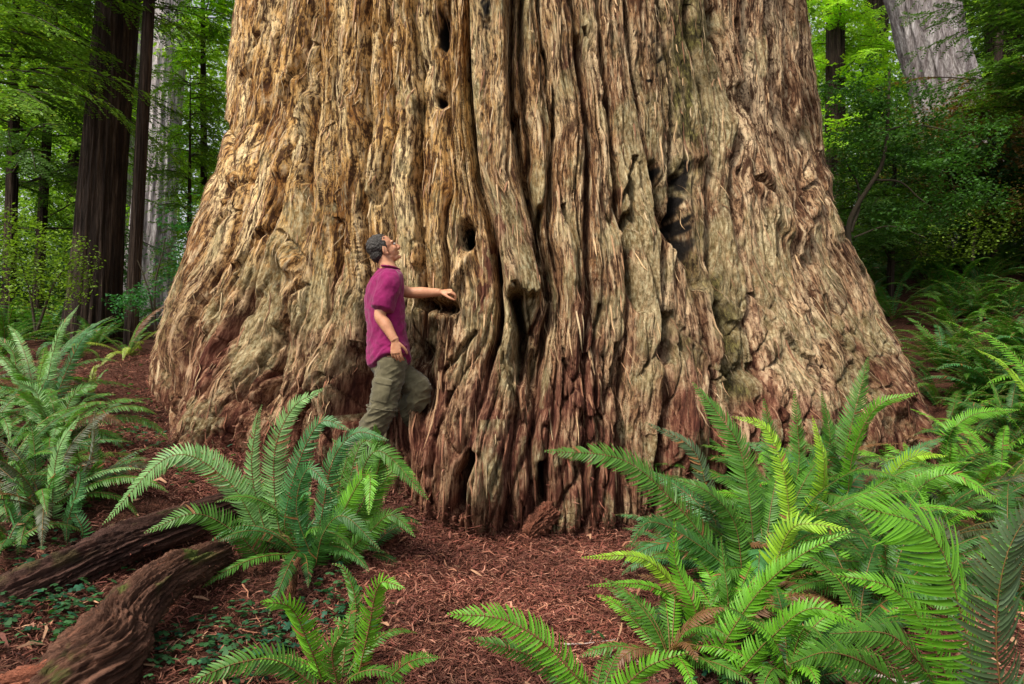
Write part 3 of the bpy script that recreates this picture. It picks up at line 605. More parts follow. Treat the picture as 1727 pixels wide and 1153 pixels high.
fern((1640, 1230, 2.2), [
 ([(1648, 1180, 2.2), (1622, 1040, 2.15), (1570, 900, 2.1), (1445, 852, 2.05)], 'bright', .150),
 ([(1600, 1200, 2.3), (1560, 1130, 2.2), (1500, 1070, 2.1), (1400, 1068, 2.0)], 'mid', .06),
 ([(1580, 1210, 2.3), (1480, 1130, 2.2), (1400, 1100, 2.1), (1330, 1120, 2.0)], 'mid', .06),
 ([(1620, 1200, 2.4), (1560, 1060, 2.4), (1500, 990, 2.4), (1400, 968, 2.4)], 'bright', .055)],
 'near fern in the lower right corner with one broad bright frond bending left', rand=14, rlen=.55, tints=('mid', 'deep'), plen=.06)
fern((1720, 1240, 1.9), [
 ([(1692, 1200, 1.85), (1680, 1060, 1.8), (1700, 930, 1.75), (1760, 830, 1.7)], 'purple', .085)],
 'old dull fern with purple flecks at the right edge, nearest to the camera', rand=5, rlen=.5, tints=('old', 'deep'), plen=.06)
fern((1000, 1250, 2.5), [
 ([(1010, 1190, 2.5), (930, 1095, 2.45), (850, 1045, 2.4), (755, 1035, 2.35)], 'bright', .060),
 ([(1000, 1200, 2.6), (930, 1130, 2.55), (880, 1100, 2.5), (790, 1075, 2.45)], 'mid', .040),
 ([(1010, 1200, 2.4), (1060, 1150, 2.35), (1100, 1120, 2.3), (1160, 1100, 2.3)], 'bright', .045)],
 'half hidden fern at the bottom centre reaching left over the bare needles', rand=6, rlen=.35, tints=('mid',), plen=.04)
fern((1690, 800, 5.4), [
 ([(1640, 780, 5.4), (1600, 740, 5.3), (1640, 700, 5.3), (1720, 690, 5.2)], 'bright', .07),
 ([(1740, 760, 5.4), (1745, 690, 5.3), (1700, 620, 5.3), (1640, 585, 5.2)], 'lime', .04)],
 'bushy fern at the right edge beside the foot of the trunk', rand=34, rlen=1.0, tints=('mid', 'mid', 'deep', 'bright'), plen=.065)
fern((1640, 900, 4.4), [], 'thick tangled fern between the broad bright frond and the trunk', rand=34, rlen=.9, tints=('mid', 'deep', 'old', 'bright'), plen=.06)
fern((1600, 700, 7.8), [], 'shaded fern growing just right of where the trunk meets the slope', rand=20, rlen=1.05, tints=('mid', 'deep'), plen=.075)
fern((1500, 1060, 3.2), [], 'low fern in the shade under the bright fronds at lower right', rand=32, rlen=.72, tints=('mid', 'deep', 'mid'), plen=.055)
fern((1130, 1180, 2.9), [], 'low fern at the bottom edge right of the needle path', rand=18, rlen=.5, tints=('mid', 'mid', 'bright'), plen=.045)
fern((1330, 1190, 2.6), [], 'short fern at the bottom edge under the arching bright frond', rand=22, rlen=.5, tints=('mid', 'deep', 'bright'), plen=.045)
fern((1400, 1010, 3.9), [], 'deep green fern between the huge bright fern and the near corner fern', rand=34, rlen=.8, tints=('mid', 'deep', 'blue', 'bright'), plen=.065)
fern((1560, 960, 4.0), [], 'tangled fern behind the broad bright frond, with a few brown fronds', rand=32, rlen=.8, tints=('mid', 'deep', 'old', 'bright'), plen=.06)
fern((1700, 1010, 3.2), [], 'fern at the right edge behind the purple flecked frond', rand=26, rlen=.7, tints=('mid', 'deep', 'old'), plen=.06)
fern((1330, 950, 4.5), [], 'green fern behind the huge bright one, hiding the right foot of the trunk', rand=40, rlen=1.0, tints=('mid', 'deep', 'mid', 'bright'), plen=.075)
fern((1450, 1130, 2.9), [], 'broad fern at the bottom edge left of the near corner fern', rand=24, rlen=.6, tints=('mid', 'bright', 'deep'), plen=.06)
fern((1590, 830, 5.0), [], 'spreading fern against the lower right edge of the trunk', rand=34, rlen=.95, tints=('mid', 'deep', 'bright'), plen=.07)
fern((1180, 1010, 3.9), [], 'bluish low fern on the left flank of the huge bright fern', rand=22, rlen=.6, tints=('deep', 'blue', 'mid'), plen=.055)
fern((1230, 1130, 3.0), [], 'fresh low fern below the longest left reaching frond at the bottom right', rand=22, rlen=.55, tints=('mid', 'bright', 'deep'), plen=.05)
fern((150, 905, 4.1), [([(150, 900, 4.1), (158, 830, 4.1), (165, 770, 4.1), (150, 730, 4.0)], 'mid', .045)], 'slender fern right of the upright pale fronds, above the straight log', rand=22, rlen=.55, tints=('mid', 'deep', 'old'), plen=.045)
fern((10, 1000, 3.5), [], 'dark low fern at the left edge between the straight log and sorrel', rand=14, rlen=.4, tints=('mid', 'deep'), plen=.04)
fern((95, 780, 5.0), [([(95, 780, 5.0), (70, 700, 5.0), (60, 660, 5.0), (20, 640, 4.9)], 'pale', .06), ([(105, 780, 5.0), (110, 700, 5.0), (130, 660, 5.0), (165, 650, 4.9)], 'mid', .06)], 'full fern halfway up the left side, above the pale upright fronds', rand=30, rlen=.8, tints=('mid', 'deep', 'mid', 'pale'), plen=.06)
fern((5, 900, 4.2), [], 'dark fern cut by the left edge above the straight fallen log', rand=26, rlen=.75, tints=('deep', 'mid', 'blue'), plen=.055)
fern((620, 950, 3.9), [], 'small deep green fern at the right side of the large pale fern', rand=20, rlen=.46, tints=('deep', 'mid'), plen=.045)
fern((-70, 690, 6.6), [], 'fern clump mostly beyond the left edge, on the upper bank', rand=24, rlen=1.0, tints=('mid', 'deep'), plen=.06)
fern((1700, 700, 6.8), [], 'dark fern on the slope above the bushy one at the right edge', rand=30, rlen=1.0, tints=('mid', 'deep'), plen=.065)
# the shaded slope: one mesh per plant, a few kinds, copied
protos = []
for v in range(5):
    parts = []
    for i in range(17):
        L = random.uniform(.6, 1.1); p = local_curve(L, random.uniform(35, 80), random.uniform(50, 105), n=14, side=random.uniform(-.2, .2))
        az = random.uniform(0, 2 * math.pi); c, s_ = math.cos(az), math.sin(az); p = np.stack([p[:, 0] * c - p[:, 1] * s_, p[:, 0] * s_ + p[:, 1] * c, p[:, 2]], 1)
        parts.append(frond_np(p, random.uniform(.06, .085), int(L / .028), GREENS[random.choice(['deep', 'mid', 'mid', 'bright' if v == 0 else 'blue'])], (0.03, -.1, 1)))
    protos.append(parts)
def slope_ferns(n, xr, yr, label, group, name='sword_fern', okf=None):
    k = 0; first = {}
    while k < n:
        y = random.uniform(*yr); x = (random.uniform(*xr) - CX) / F * y
        if okf and not okf(x, y): continue
        v = random.randrange(5)
        if (v, name) not in SF:
            o = leafy('sword_fern', protos[v], M_FERN); SF[(v, name)] = o
        else:
            o = SF[(v, name)].copy(); col.objects.link(o)
        sc = random.uniform(.8, 1.35); o.location = (x, y, gz(x, y) - .03); o.rotation_euler = (random.uniform(-.15, .15), random.uniform(-.15, .15), random.uniform(0, 6.28)); o.scale = (sc,) * 3
        tag(o, label, 'fern', group); k += 1
SF = {}
okt = lambda x, y: math.hypot(x, y - YC) > 5.3
slope_ferns(30, (1560, 1860), (6.3, 10), 'deep green sword fern, one of several on the near slope right of the trunk foot', 'ferns on the near right slope', okf=okt)
slope_ferns(110, (1440, 1860), (8, 22), 'dark green sword fern, one of many on the shaded slope right of the trunk', 'ferns on the shaded right slope', okf=okt)
slope_ferns(22, (1830, 2350), (4.0, 9), 'green sword fern, one of several beyond the right edge of the photo', 'ferns beyond the right edge', okf=okt)
slope_ferns(44, (-160, 230), (8.5, 17), 'sword fern, one of many under the dark trunks left of the giant tree', 'ferns under the dark trunks', okf=okt)
print('ferns', len(bpy.data.objects))

# ---------------------------------------------------------------- litter, sorrel, twigs
def inside_trunk(x, y): return np.hypot((x + .1), (y - YC)) < 4.35
def strips(n, xy, z, L, W, tints, lift=.02, tilt=.35):
    a = RNG.uniform(0, 2 * np.pi, n); d = np.stack([np.cos(a), np.sin(a), RNG.normal(0, tilt, n)], 1); d /= np.linalg.norm(d, axis=1)[:, None]
    sdv = np.stack([-np.sin(a), np.cos(a), RNG.normal(0, .5, n)], 1); sdv /= np.linalg.norm(sdv, axis=1)[:, None]
    c = np.stack([xy[:, 0], xy[:, 1], z + RNG.uniform(0, 1, n)**2 * lift], 1)
    bend = RNG.normal(0, .12, n) * L; ctr = c + sdv * bend[:, None] + np.array([0, 0, 1.]) * (np.abs(RNG.normal(0, .08, n)) * L)[:, None]
    p0 = c - d * L[:, None] / 2; p1 = ctr; p2 = c + d * L[:, None] / 2; w2 = sdv * W[:, None] / 2
    V = np.stack([p0 - w2 * .5, p0 + w2 * .5, p1 - w2, p1 + w2, p2 - w2 * .4, p2 + w2 * .4], 1).reshape(-1, 3)
    i = np.arange(n * 6).reshape(n, 6); Q = np.concatenate([i[:, [0, 1, 3, 2]], i[:, [2, 3, 5, 4]]])
    t = np.array(tints)[RNG.integers(0, len(tints), n)] * RNG.uniform(.6, 1.3, (n, 1)) * np.clip(.95 + .8 * fbm(xy[:, 0] * 1.6, xy[:, 1] * 1.6, 7.7, 4), .25, 1.6)[:, None]
    return V, Q, np.repeat(t, 6, 0)
def sample_ground(n, pxr, yr, power=1.0):
    y = yr[0] + (yr[1] - yr[0]) * RNG.random(n)**(1 + power); x = (RNG.uniform(*pxr, n) - CX) / F * y
    m = ~inside_trunk(x, y); return np.stack([x, y], 1)[m]
LT = [(.17, .055, .038), (.12, .036, .024), (.24, .095, .06), (.07, .022, .015), (.30, .14, .095), (.13, .038, .027), (.10, .032, .02), (.13, .045, .028)]
parts = []
for n, pxr, yr, pw in ((140000, (-200, 2100), (2.3, 5.6), .4), (90000, (520, 1180), (2.4, 5.2), .4), (90000, (-80, 760), (4.2, 9.5), .3)):
    xy = sample_ground(n, pxr, yr, pw); n = len(xy); L = RNG.gamma(3, .0095, n) + .008; W = L * RNG.uniform(.03, .12, n) + .0014
    parts.append(strips(n, xy, GZ(xy[:, 0], xy[:, 1]) + .004, L, W, LT, .03))
xy = sample_ground(1500, (-80, 1810), (2.4, 8), .4); n = len(xy)      # bark chips
parts.append(strips(n, xy, GZ(xy[:, 0], xy[:, 1]) + .012, RNG.uniform(.04, .11, n), RNG.uniform(.008, .022, n), [(.26, .12, .07), (.36, .20, .12), (.14, .05, .035)], .04))
def sorrel(n, spots):
    Vs, Qs, Cs = [], [], []; off = 0
    a = np.linspace(0, 2 * np.pi, 9)[:-1]; heart = np.stack([.55 + .55 * np.cos(a) - .0, .52 * np.sin(a) * (1 + .25 * np.cos(a))], 1); heart[0] = (.88, 0); 
    for cx_, cy_, sx, sy, dd, k in spots:
        for _ in range(k):
            q = P(random.gauss(cx_, sx), 0, random.gauss(dd, sy)); 
            if inside_trunk(q[0], q[1]): continue
            g = gz(q[0], q[1]); h = random.uniform(.02, .07); r = random.uniform(.015, .026); az = random.uniform(0, 6.28)
            c0 = np.array([q[0], q[1], g + h]); tl = np.array([random.gauss(0, .25), random.gauss(0, .25) - .15])
            tc = np.array(random.choice([(.030, .10, .030), (.018, .075, .028), (.05, .14, .05), (.022, .10, .055)])) * random.uniform(.7, 1.3)
            for j in range(3):
                b = az + j * 2.094; c, s_ = math.cos(b), math.sin(b); hp = heart * r
                x = hp[:, 0] * c - hp[:, 1] * s_; y = hp[:, 0] * s_ + hp[:, 1] * c
                z = tl[0] * x + tl[1] * y - .3 * np.hypot(x, y) + .12 * np.abs(hp[:, 1])
                V = c0 + np.stack([x, y, z], 1); i = off
                Vs.append(V); Qs += [(i, i + 1, i + 2, i + 3), (i, i + 3, i + 4, i + 5), (i, i + 5, i + 6, i + 7)]; Cs.append(np.tile(tc, (8, 1))); off += 8
    return np.concatenate(Vs), np.array(Qs), np.concatenate(Cs)
tag(leafy('wood_sorrel', [sorrel(0, [(90, 1, 60, .12, 2.95, 170), (330, 1, 90, .15, 2.85, 190), (470, 1, 60, .2, 3.0, 110), (560, 1, 35, .2, 3.2, 80), (30, 1, 40, .3, 3.6, 60), (300, 1, 60, .4, 4.9, 90), (215, 1, 40, .4, 5.6, 70), (1250, 1, 120, .3, 2.9, 120), (1480, 1, 150, .3, 3.3, 140), (150, 1, 50, .3, 3.4, 60), (240, 1, 60, .5, 6.6, 60)])], M_LEAF), kind='stuff')

def log(name, pts, radii, label, cat, tint, lump=.16, seed=0, patches=None):
    """pts: photo positions; radii in metres"""
    M_ = 300; W = spline([P(*p) for p in pts], M_); rad = np.interp(np.linspace(0, 1, M_), np.linspace(0, 1, len(radii)), radii)
    k = 160; V, Q = tube_np(W, rad, k); T, B, N = frame(W, np.array([.13, .22, .97])); V = V.reshape(M_, k, 3)
    a = np.linspace(0, 2 * np.pi, k, endpoint=False)[None]; t = np.linspace(0, 1, M_)[:, None] * 10; ca, sa = np.cos(a), np.sin(a)
    nrm = (V - W[:, None]); nrm /= np.linalg.norm(nrm, axis=2)[..., None]
    f = fbm(ca * 4.5 + seed, sa * 4.5, t * .55, 4, 2, .6); f2 = noise(ca * 13, sa * 13 + seed, t * .9); f3 = fbm(ca * 26, sa * 26, t * 3.2, 2)
    d = rad[:, None] * (lump * f - lump * 1.1 * np.exp(-np.abs(f2) / .12) + .05 * f3 + lump * .9 * noise(ca * 1.3, sa * 1.3 + seed, t * .8))
    fl = fbm(ca * 5 + seed, sa * 5, t * .5 + 4, 5, 2.1, .6) * 3.5; d = d + rad[:, None] * .045 * (np.floor(fl) + ss(0, .15, fl - np.floor(fl))) - rad[:, None] * .03 * np.exp(-np.abs(noise(ca * 22, sa * 22, t * 1.6)) / .1)
    d[0] -= rad[0] * .7; d[-1] -= rad[-1] * .7
    V = V + nrm * d[..., None]
    ends = []
    C = np.array(tint)[None, None] * (1 + .45 * f + .35 * f3)[..., None]
    ms = ss(.1, .5, fbm(V[..., 0] * 6, V[..., 1] * 6, V[..., 2] * 6 + seed, 3)) * ss(.2, .8, nrm[..., 2])
    if patches: C = C * (1 - ms[..., None] * patches) + np.array([.07, .10, .02])[None, None] * ms[..., None] * patches
    C = np.clip(C, .004, 1)
    V = V.reshape(-1, 3); C = C.reshape(-1, 3); e = len(V)
    V = np.vstack([V, W[0], W[-1]]); C = np.vstack([C, C[0], C[-1]])
    cap = [(e, j, (j + 1) % k, (j + 1) % k) for j in range(k)]
    i = np.arange(0, k, 2)
    cap = np.array([(e, (j + 2) % k, j + 1, j) for j in i] + [(e + 1, (M_ - 1) * k + j, (M_ - 1) * k + j + 1, (M_ - 1) * k + (j + 2) % k) for j in i])
    Q = np.concatenate([Q, cap]); c = W.mean(0)
    Ls = np.linalg.norm(W[-1] - W[0]) * t / 10 + 0 * a; fv = np.stack([(rad[:, None] * ca), (rad[:, None] * sa), Ls], 2).reshape(-1, 3); fv = np.vstack([fv, fv[:1], fv[-1:]])
    me = mesh_np(name, V - c, Q, {'tint': ('FLOAT_COLOR', col4(C)), 'flow': ('FLOAT_VECTOR', fv)}); o = add(name, me, M_LOG, None, c); tag(o, label, cat); return o
log('fallen_log', [(-60, 1050, 3.05), (60, 990, 3.2), (180, 930, 3.4), (270, 895, 3.6), (400, 850, 4.0), (470, 830, 4.3)], [.115, .11, .10, .095, .08, .06], 'long straight dark fallen log running up from the left edge', 'log', (.060, .030, .023), .13, 1.0, .25)
log('fallen_log', [(60, 1235, 2.45), (165, 1120, 2.6), (200, 1060, 2.75), (262, 990, 2.95), (318, 958, 3.2), (372, 936, 3.5)], [.15, .155, .125, .098, .088, .075], 'thick crooked log with rough brown bark and moss, in the lower left corner', 'log', (.095, .046, .030), .085, 5.0, .9)
log('tree_root', [(-40, 1175, 2.5), (60, 1150, 2.5), (130, 1130, 2.55), (170, 1100, 2.6)], [.05, .06, .075, .08], 'reddish low root joining the crooked log at the bottom left corner', 'root', (.17, .06, .035), .16, 9.0)
log('snag', [(489, 1010, 3.3), (494, 985, 3.3), (497, 962, 3.31), (505, 940, 3.32)], [.020, .018, .016, .010], 'short broken upright stick standing under the large pale fern', 'stump', (.13, .06, .03), .2, 3.0)
log('root_lump', [(892, 905, 4.45), (905, 885, 4.5), (925, 868, 4.6), (940, 850, 4.7)], [.05, .075, .08, .05], 'small reddish root knob against the front foot of the giant tree', 'root', (.16, .062, .038), .28, 8.0)
log('root_lump', [(628, 925, 4.0), (648, 915, 4.02), (668, 912, 4.05)], [.05, .07, .045], 'low reddish lump of rotten wood half sunk in the needles', 'root', (.15, .055, .035), .3, 12.0)
def twig(px, py, d, L, az, label, tint=(.42, .36, .33), r=.005, side=3):
    b = P(px, py, d); b[2] = gz(b[0], b[1]) + .025; n = 14; t = np.linspace(0, 1, n)
    x = t * L; y = .04 * L * np.cumsum(np.random.default_rng(int(px)).normal(0, 1, n)) / 2; z = .06 * L * np.sin(t * 5 + px)
    c, s_ = math.cos(az), math.sin(az); p = np.stack([x * c - y * s_, x * s_ + y * c, z * .3], 1)
    p[:, 2] += GZ(b[0] + p[:, 0], b[1] + p[:, 1]) - gz(b[0], b[1])
    parts = []; V, Q = tube_np(p, np.linspace(r, r * .35, n), 6); parts.append((V, Q, np.tile(tint, (len(V), 1))))
    for k in range(side):
        i = 3 + k * 3; a2 = az + (.7 if k % 2 else -.8); l2 = L * random.uniform(.2, .35); q = p[i] + np.linspace(0, 1, 6)[:, None] * np.array([math.cos(a2), math.sin(a2), .25]) * l2
        V, Q = tube_np(q, np.linspace(r * .6, r * .2, 6), 5); parts.append((V, Q, np.tile(tint, (len(V), 1))))
    tag(leafy('twig', parts, M_WOOD, None, b), label, 'twig')
twig(950, 1075, 3.0, .26, .5, 'pale forked twig lying on the needles in the middle foreground')
twig(1010, 1092, 2.95, .22, -.35, 'thin grey twig on the needles right of the pale forked twig', r=.003)
twig(835, 1010, 3.4, .18, -1.0, 'short dark thin twig on the needles below the front of the trunk', (.2, .12, .1), .003, 2)
twig(1440, 1075, 2.6, .42, -.7, 'long pale grey branch lying between the ferns at lower right', r=.008, side=4)
twig(330, 1075, 3.0, .50, -.25, 'thin reddish dead twig across the sorrel, right of the crooked log', (.35, .15, .09), .004, 4)
twig(410, 1015, 3.3, .42, -.9, 'bent reddish twig above the sorrel near the broken upright stick', (.33, .15, .09), .004, 3)

# needles that have dropped on the logs and against the foot of the trunk
def drops(V, N, n, lift=.004):
    i = RNG.integers(0, len(V), n); V = V[i]; n = len(V); L = RNG.gamma(3, .0085, n) + .008; W = L * RNG.uniform(.04, .12, n) + .0014
    return strips(n, V[:, :2], V[:, 2] + lift, L, W, LT, .01)
for o in list(bpy.data.objects):
    if o.name.startswith(('fallen_log',)):
        n = len(o.data.vertices); co = np.empty(n * 3, np.float32); no = co.copy(); o.data.vertices.foreach_get('co', co); o.data.vertices.foreach_get('normal', no)
        co = co.reshape(-1, 3) + np.array(o.location); no = no.reshape(-1, 3); parts.append(drops(co[no[:, 2] > .75], None, 900))
_m = (TV[:, 1] < 8) & (TV[:, 2] < 1.6); _v = TV[_m]; _z = _v[:, 2] - GZ(_v[:, 0], _v[:, 1]); _v = _v[(_z > -.01) & (RNG.random(len(_z)) < np.exp(-np.clip(_z, 0, 9) / .07))]
_v = _v + np.array([0, -.015, 0]); parts.append(drops(_v, None, 16000))
tag(leafy('redwood_needle_litter', parts, M_LIT), kind='stuff')

# ---------------------------------------------------------------- the man
def loft(pts, rad, ax=None, n=20, sub=6):
    """rings (a,b) radii along pts; ax = fixed (A,B) axes or None for a limb frame. Returns closed V,F"""
    pts = np.asarray(pts, float); rad = np.asarray([(r, r) if np.isscalar(r) else r for r in rad], float)
    m = (len(pts) - 1) * sub + 1
    c = spline(pts, m) if len(pts) > 2 else pts[0] + (pts[1] - pts[0]) * np.linspace(0, 1, m)[:, None]
    u = np.linspace(0, len(pts) - 1, m); rr = np.stack([np.interp(u, range(len(pts)), rad[:, k]) for k in (0, 1)], 1)
    if ax is None:
        T = np.gradient(c, axis=0); T /= np.linalg.norm(T, axis=1)[:, None]
        ref = np.array([.3, -.9, .2]); A = np.cross(T, ref); A /= np.linalg.norm(A, axis=1)[:, None]; B = np.cross(T, A)
        A = A[:, None]; B = B[:, None]
    else: A, B = np.array(ax[0], float)[None, None], np.array(ax[1], float)[None, None]
    a = np.linspace(0, 2 * np.pi, n, endpoint=False)
    V = c[:, None] + rr[:, 0, None, None] * np.cos(a)[None, :, None] * A + rr[:, 1, None, None] * np.sin(a)[None, :, None] * B
    V = V.reshape(-1, 3); T0 = c[0] - c[1]; T1 = c[-1] - c[-2]; T0 /= np.linalg.norm(T0); T1 /= np.linalg.norm(T1)
    V = np.vstack([V, c[0] + T0 * rr[0].min() * .6, c[-1] + T1 * rr[-1].min() * .6])
    Fs = []
    for i in range(m - 1):
        for j in range(n): k = (j + 1) % n; Fs.append((i * n + j, i * n + k, (i + 1) * n + k, (i + 1) * n + j))
    e = m * n
    for j in range(n): k = (j + 1) % n; Fs.append((e, k, j)); Fs.append((e + 1, (m - 1) * n + j, (m - 1) * n + k))
    return V, Fs
def ellip(c, r, rot=None, n=20):
    Vs, Fs = [], []
    th = np.linspace(0, np.pi, n // 2 + 1)[1:-1]; ph = np.linspace(0, 2 * np.pi, n, endpoint=False)
    V = [(0, 0, 1)] + [(math.sin(t) * math.cos(p), math.sin(t) * math.sin(p), math.cos(t)) for t in th for p in ph] + [(0, 0, -1)]
    V = np.array(V) * np.array(r)
    if rot is not None: V = V @ np.array(rot).T
    V = V + np.array(c); k = len(th)
    for j in range(n):
        q = (j + 1) % n; Fs.append((0, 1 + j, 1 + q)); Fs.append((len(V) - 1, 1 + (k - 1) * n + q, 1 + (k - 1) * n + j))
        for i in range(k - 1): Fs.append((1 + i * n + j, 1 + (i + 1) * n + j, 1 + (i + 1) * n + q, 1 + i * n + q))
    return V, Fs
def fuse(name, shapes, voxel=.006, smooth=3, disp=None, origin=(0, 0, 0)):
    Vs, Fs, off = [], [], 0
    for V, Fc in shapes:
        Vs.append(V); Fs += [tuple(i + off for i in f) for f in Fc]; off += len(V)
    me = bpy.data.meshes.new(name + '_cage'); me.from_pydata([tuple(v) for v in np.vstack(Vs) - np.array(origin)], [], Fs); me.update()
    o = bpy.data.objects.new(name + '_cage', me); col.objects.link(o)
    r = o.modifiers.new('r', 'REMESH'); r.mode = 'VOXEL'; r.voxel_size = voxel; r.use_smooth_shade = True
    s = o.modifiers.new('s', 'SMOOTH'); s.factor = .5; s.iterations = smooth
    dg = bpy.context.evaluated_depsgraph_get(); dg.update(); nm = bpy.data.meshes.new_from_object(o.evaluated_get(dg))
    bpy.data.objects.remove(o); bpy.data.meshes.remove(me); nm.name = name
    if disp:
        n = len(nm.vertices); co = np.empty(n * 3, np.float32); no = np.empty(n * 3, np.float32)
        nm.vertices.foreach_get('co', co); nm.vertices.foreach_get('normal', no); co = co.reshape(-1, 3); no = no.reshape(-1, 3)
        w_ = co + np.array(origin); d = disp(w_[:, 0], w_[:, 1], w_[:, 2], no)
        co = co + no * d[:, None] if d.ndim == 1 else co + d; nm.vertices.foreach_set('co', co.astype(np.float32).ravel()); nm.update()
    nm.polygons.foreach_set('use_smooth', np.ones(len(nm.polygons), bool)); nm.materials.clear()
    return nm
MD = 4.98
def MP(px, py, dy=0.0): return P(px, py, MD + dy)
def hand(wrist, fwd, back, curl, lens=(.075, .083, .078, .062), thumb_side=1, thumb_curl=.5, spread=.05, scale=1.0):
    """fwd: wrist to knuckles, back: normal of the back of the hand"""
    f = np.array(fwd, float); f /= np.linalg.norm(f); b = np.array(back, float); b -= f * (b @ f); b /= np.linalg.norm(b); s = np.cross(f, b) * thumb_side
    sh = []; wrist = np.array(wrist); sc = scale
    pal = [wrist - f * .02, wrist + f * .02 * sc, wrist + f * .055 * sc, wrist + f * .090 * sc]
    sh.append(loft(pal, [(.027, .023), (.030, .018), (.039, .015), (.038, .012)], (s, b), 16, 4))
    for i, L in enumerate(lens):
        L *= sc; off = (1.5 - i) * .0205 * sc; p = wrist + f * (.084 - .004 * abs(i - 1)) * sc + s * off; a = 0; pts = [p - f * .012, p]
        for k, seglen in enumerate((.45, .31, .24)):
            a += curl[k] * (1 + .10 * (i - 1.5)); d = f * math.cos(a) - b * math.sin(a) + s * spread * (1.5 - i); p = p + d / np.linalg.norm(d) * L * seglen * 1.0; pts.append(p)
        sh.append(loft(pts, [.0095 * sc, .0098 * sc, .0088 * sc, .0080 * sc, .0062 * sc], None, 10, 4))
    p = wrist + f * .025 * sc + s * .026 * sc - b * .004; pts = [p - f * .01 - s * .01]; a = thumb_curl
    for k, seglen in enumerate((.038, .032, .026)):
        d = f * math.cos(a * .6) + s * (.75 - .33 * k) - b * math.sin(a) * .6; pts.append(p); p = p + d / np.linalg.norm(d) * seglen * sc
    pts.append(p); sh.append(loft(pts, [.012 * sc, .013 * sc, .0105 * sc, .0095 * sc, .0070 * sc], None, 10, 4))
    return sh
def person():
    yaw = R(27); f = np.array([math.cos(yaw), math.sin(yaw), 0]); l = np.array([-math.sin(yaw), math.cos(yaw), 0]); up = np.array([0, 0, 1.])
    O = MP(640, 690); O[2] = gz(O[0], O[1])
    # torso line, in photo positions
    pelvis = MP(656, 608); waist = MP(652, 560, .0); chest = MP(649, 505); shl = MP(651, 474); neck = MP(655, 456); nk2 = MP(654, 443)
    rs = MP(643, 476) - l * .155 + l * .03; ls = MP(660, 478) + l * .165
    rs = shl - l * .168 + np.array([-.015, 0, -.01]); ls = shl + l * .168 + np.array([.01, 0, -.005])
    # arms
    relb = MP(641, 531, -.20); rwri = MP(666, 574, -.235)
    sd = surf(766, 490, 5) or 5.3
    hd = min(sd, MD + .42) - MD - .02
    print('trunk depth at hand', sd, 'man', MD, [surf(x, y, 4) for x, y in ((640, 420), (690, 560), (716, 655), (700, 700), (640, 700))])
    lwri = MP(742, 493, hd - .05); lelb = (ls + lwri) / 2 + np.array([0, -.03, -.035])
    # legs
    rhip = pelvis - l * .095 - up * .02; rkn = MP(643, 692, -.14); rank = MP(603, 772, -.06)
    lhip = pelvis + l * .095 - up * .02; lkn = MP(707, 657, .03); lank = MP(655, 745, .16)
    # head
    pit = R(25); hy = R(22); hf = np.array([math.cos(hy) * math.cos(pit), math.sin(hy) * math.cos(pit), math.sin(pit)]); hl = np.array([-math.sin(hy), math.cos(hy), 0]); hu = np.cross(hf, hl)
    HC = MP(647, 421)
    Rm = np.stack([hf, hl, hu], 1)
    H = lambda x, y, z: HC + Rm @ np.array([x, y, z])
    E = lambda c, r, q=None, n=18: ellip(H(*c), r, Rm if q is None else Rm @ np.array(q), n)
    ry = lambda a: [[math.cos(a), 0, math.sin(a)], [0, 1, 0], [-math.sin(a), 0, math.cos(a)]]
    B = [E((-.012, 0, .030), (.094, .074, .086)), E((.030, 0, -.020), (.062, .060, .080), ry(-.12)), E((.048, 0, -.082), (.036, .040, .026)), E((.010, 0, -.068), (.055, .054, .030)),
         E((.070, 0, .030), (.022, .052, .014)), E((.066, .036, -.020), (.022, .020, .024)), E((.066, -.036, -.020), (.022, .020, .024)),
         loft([H(.078, 0, .022), H(.098, 0, .000), H(.113, 0, -.022), H(.098, 0, -.034)], [.008, .010, .015, .010], None, 10, 4), E((.099, .012, -.028), (.010, .009, .008)), E((.099, -.012, -.028), (.010, .009, .008)),
         E((.088, 0, -.052), (.012, .024, .006)), E((.086, 0, -.063), (.012, .021, .007)), E((.084, 0, -.090), (.016, .020, .014))]
    for s_ in (-1, 1):
        B += [E((-.012, s_ * .078, -.012), (.019, .007, .032), ry(.25)), E((-.020, s_ * .084, .000), (.008, .006, .026), ry(.25)), E((-.004, s_ * .080, -.036), (.009, .006, .010))]
    B += [loft([H(-.030, 0, -.03), nk2 - f * .012, neck, shl - up * .01], [(.062, .058), (.060, .057), (.066, .070), (.08, .12)], (f, l), 20, 6)]
    B += [loft([neck - up * .02, shl, chest, waist, pelvis], [(.07, .10), (.095, .165), (.115, .165), (.105, .145), (.115, .165)], (f, l), 28, 8)]
    B += [loft([shl - l * .07, rs, (rs * .5 + relb * .5), relb, relb * .6 + rwri * .4, rwri], [.06, .060, .049, .041, .043, .028], None, 18, 6)]
    B += [loft([shl + l * .07, ls, (ls * .5 + lelb * .5), lelb, lelb * .6 + lwri * .4, lwri], [.06, .058, .048, .041, .042, .028], None, 18, 6)]
    B += [loft([rhip + up * .04, rhip * .5 + rkn * .5, rkn, rkn * .6 + rank * .4, rank], [.090, .078, .058, .058, .040], None, 18, 6)]
    B += [loft([lhip + up * .04, lhip * .5 + lkn * .5, lkn, lkn * .6 + lank * .4, lank], [.090, .078, .058, .058, .040], None, 18, 6)]
    B += hand(rwri, np.array([.10, .02, -1.0]), np.array([-.2, -1, .05]), (.30, .45, .3), thumb_side=-1, thumb_curl=.9)
    B += hand(lwri, np.array([.95, .10, .10]), np.array([0, -.45, .9]), (.75, .95, .5), thumb_side=1, thumb_curl=.9)
    root = empty('person', O); tag(root, 'man in magenta short sleeved shirt and olive cargo trousers, leaning on the bark looking up', 'person')
    body = add('body', fuse('body', B, .0036, 2, None, O), M_SKIN, root)
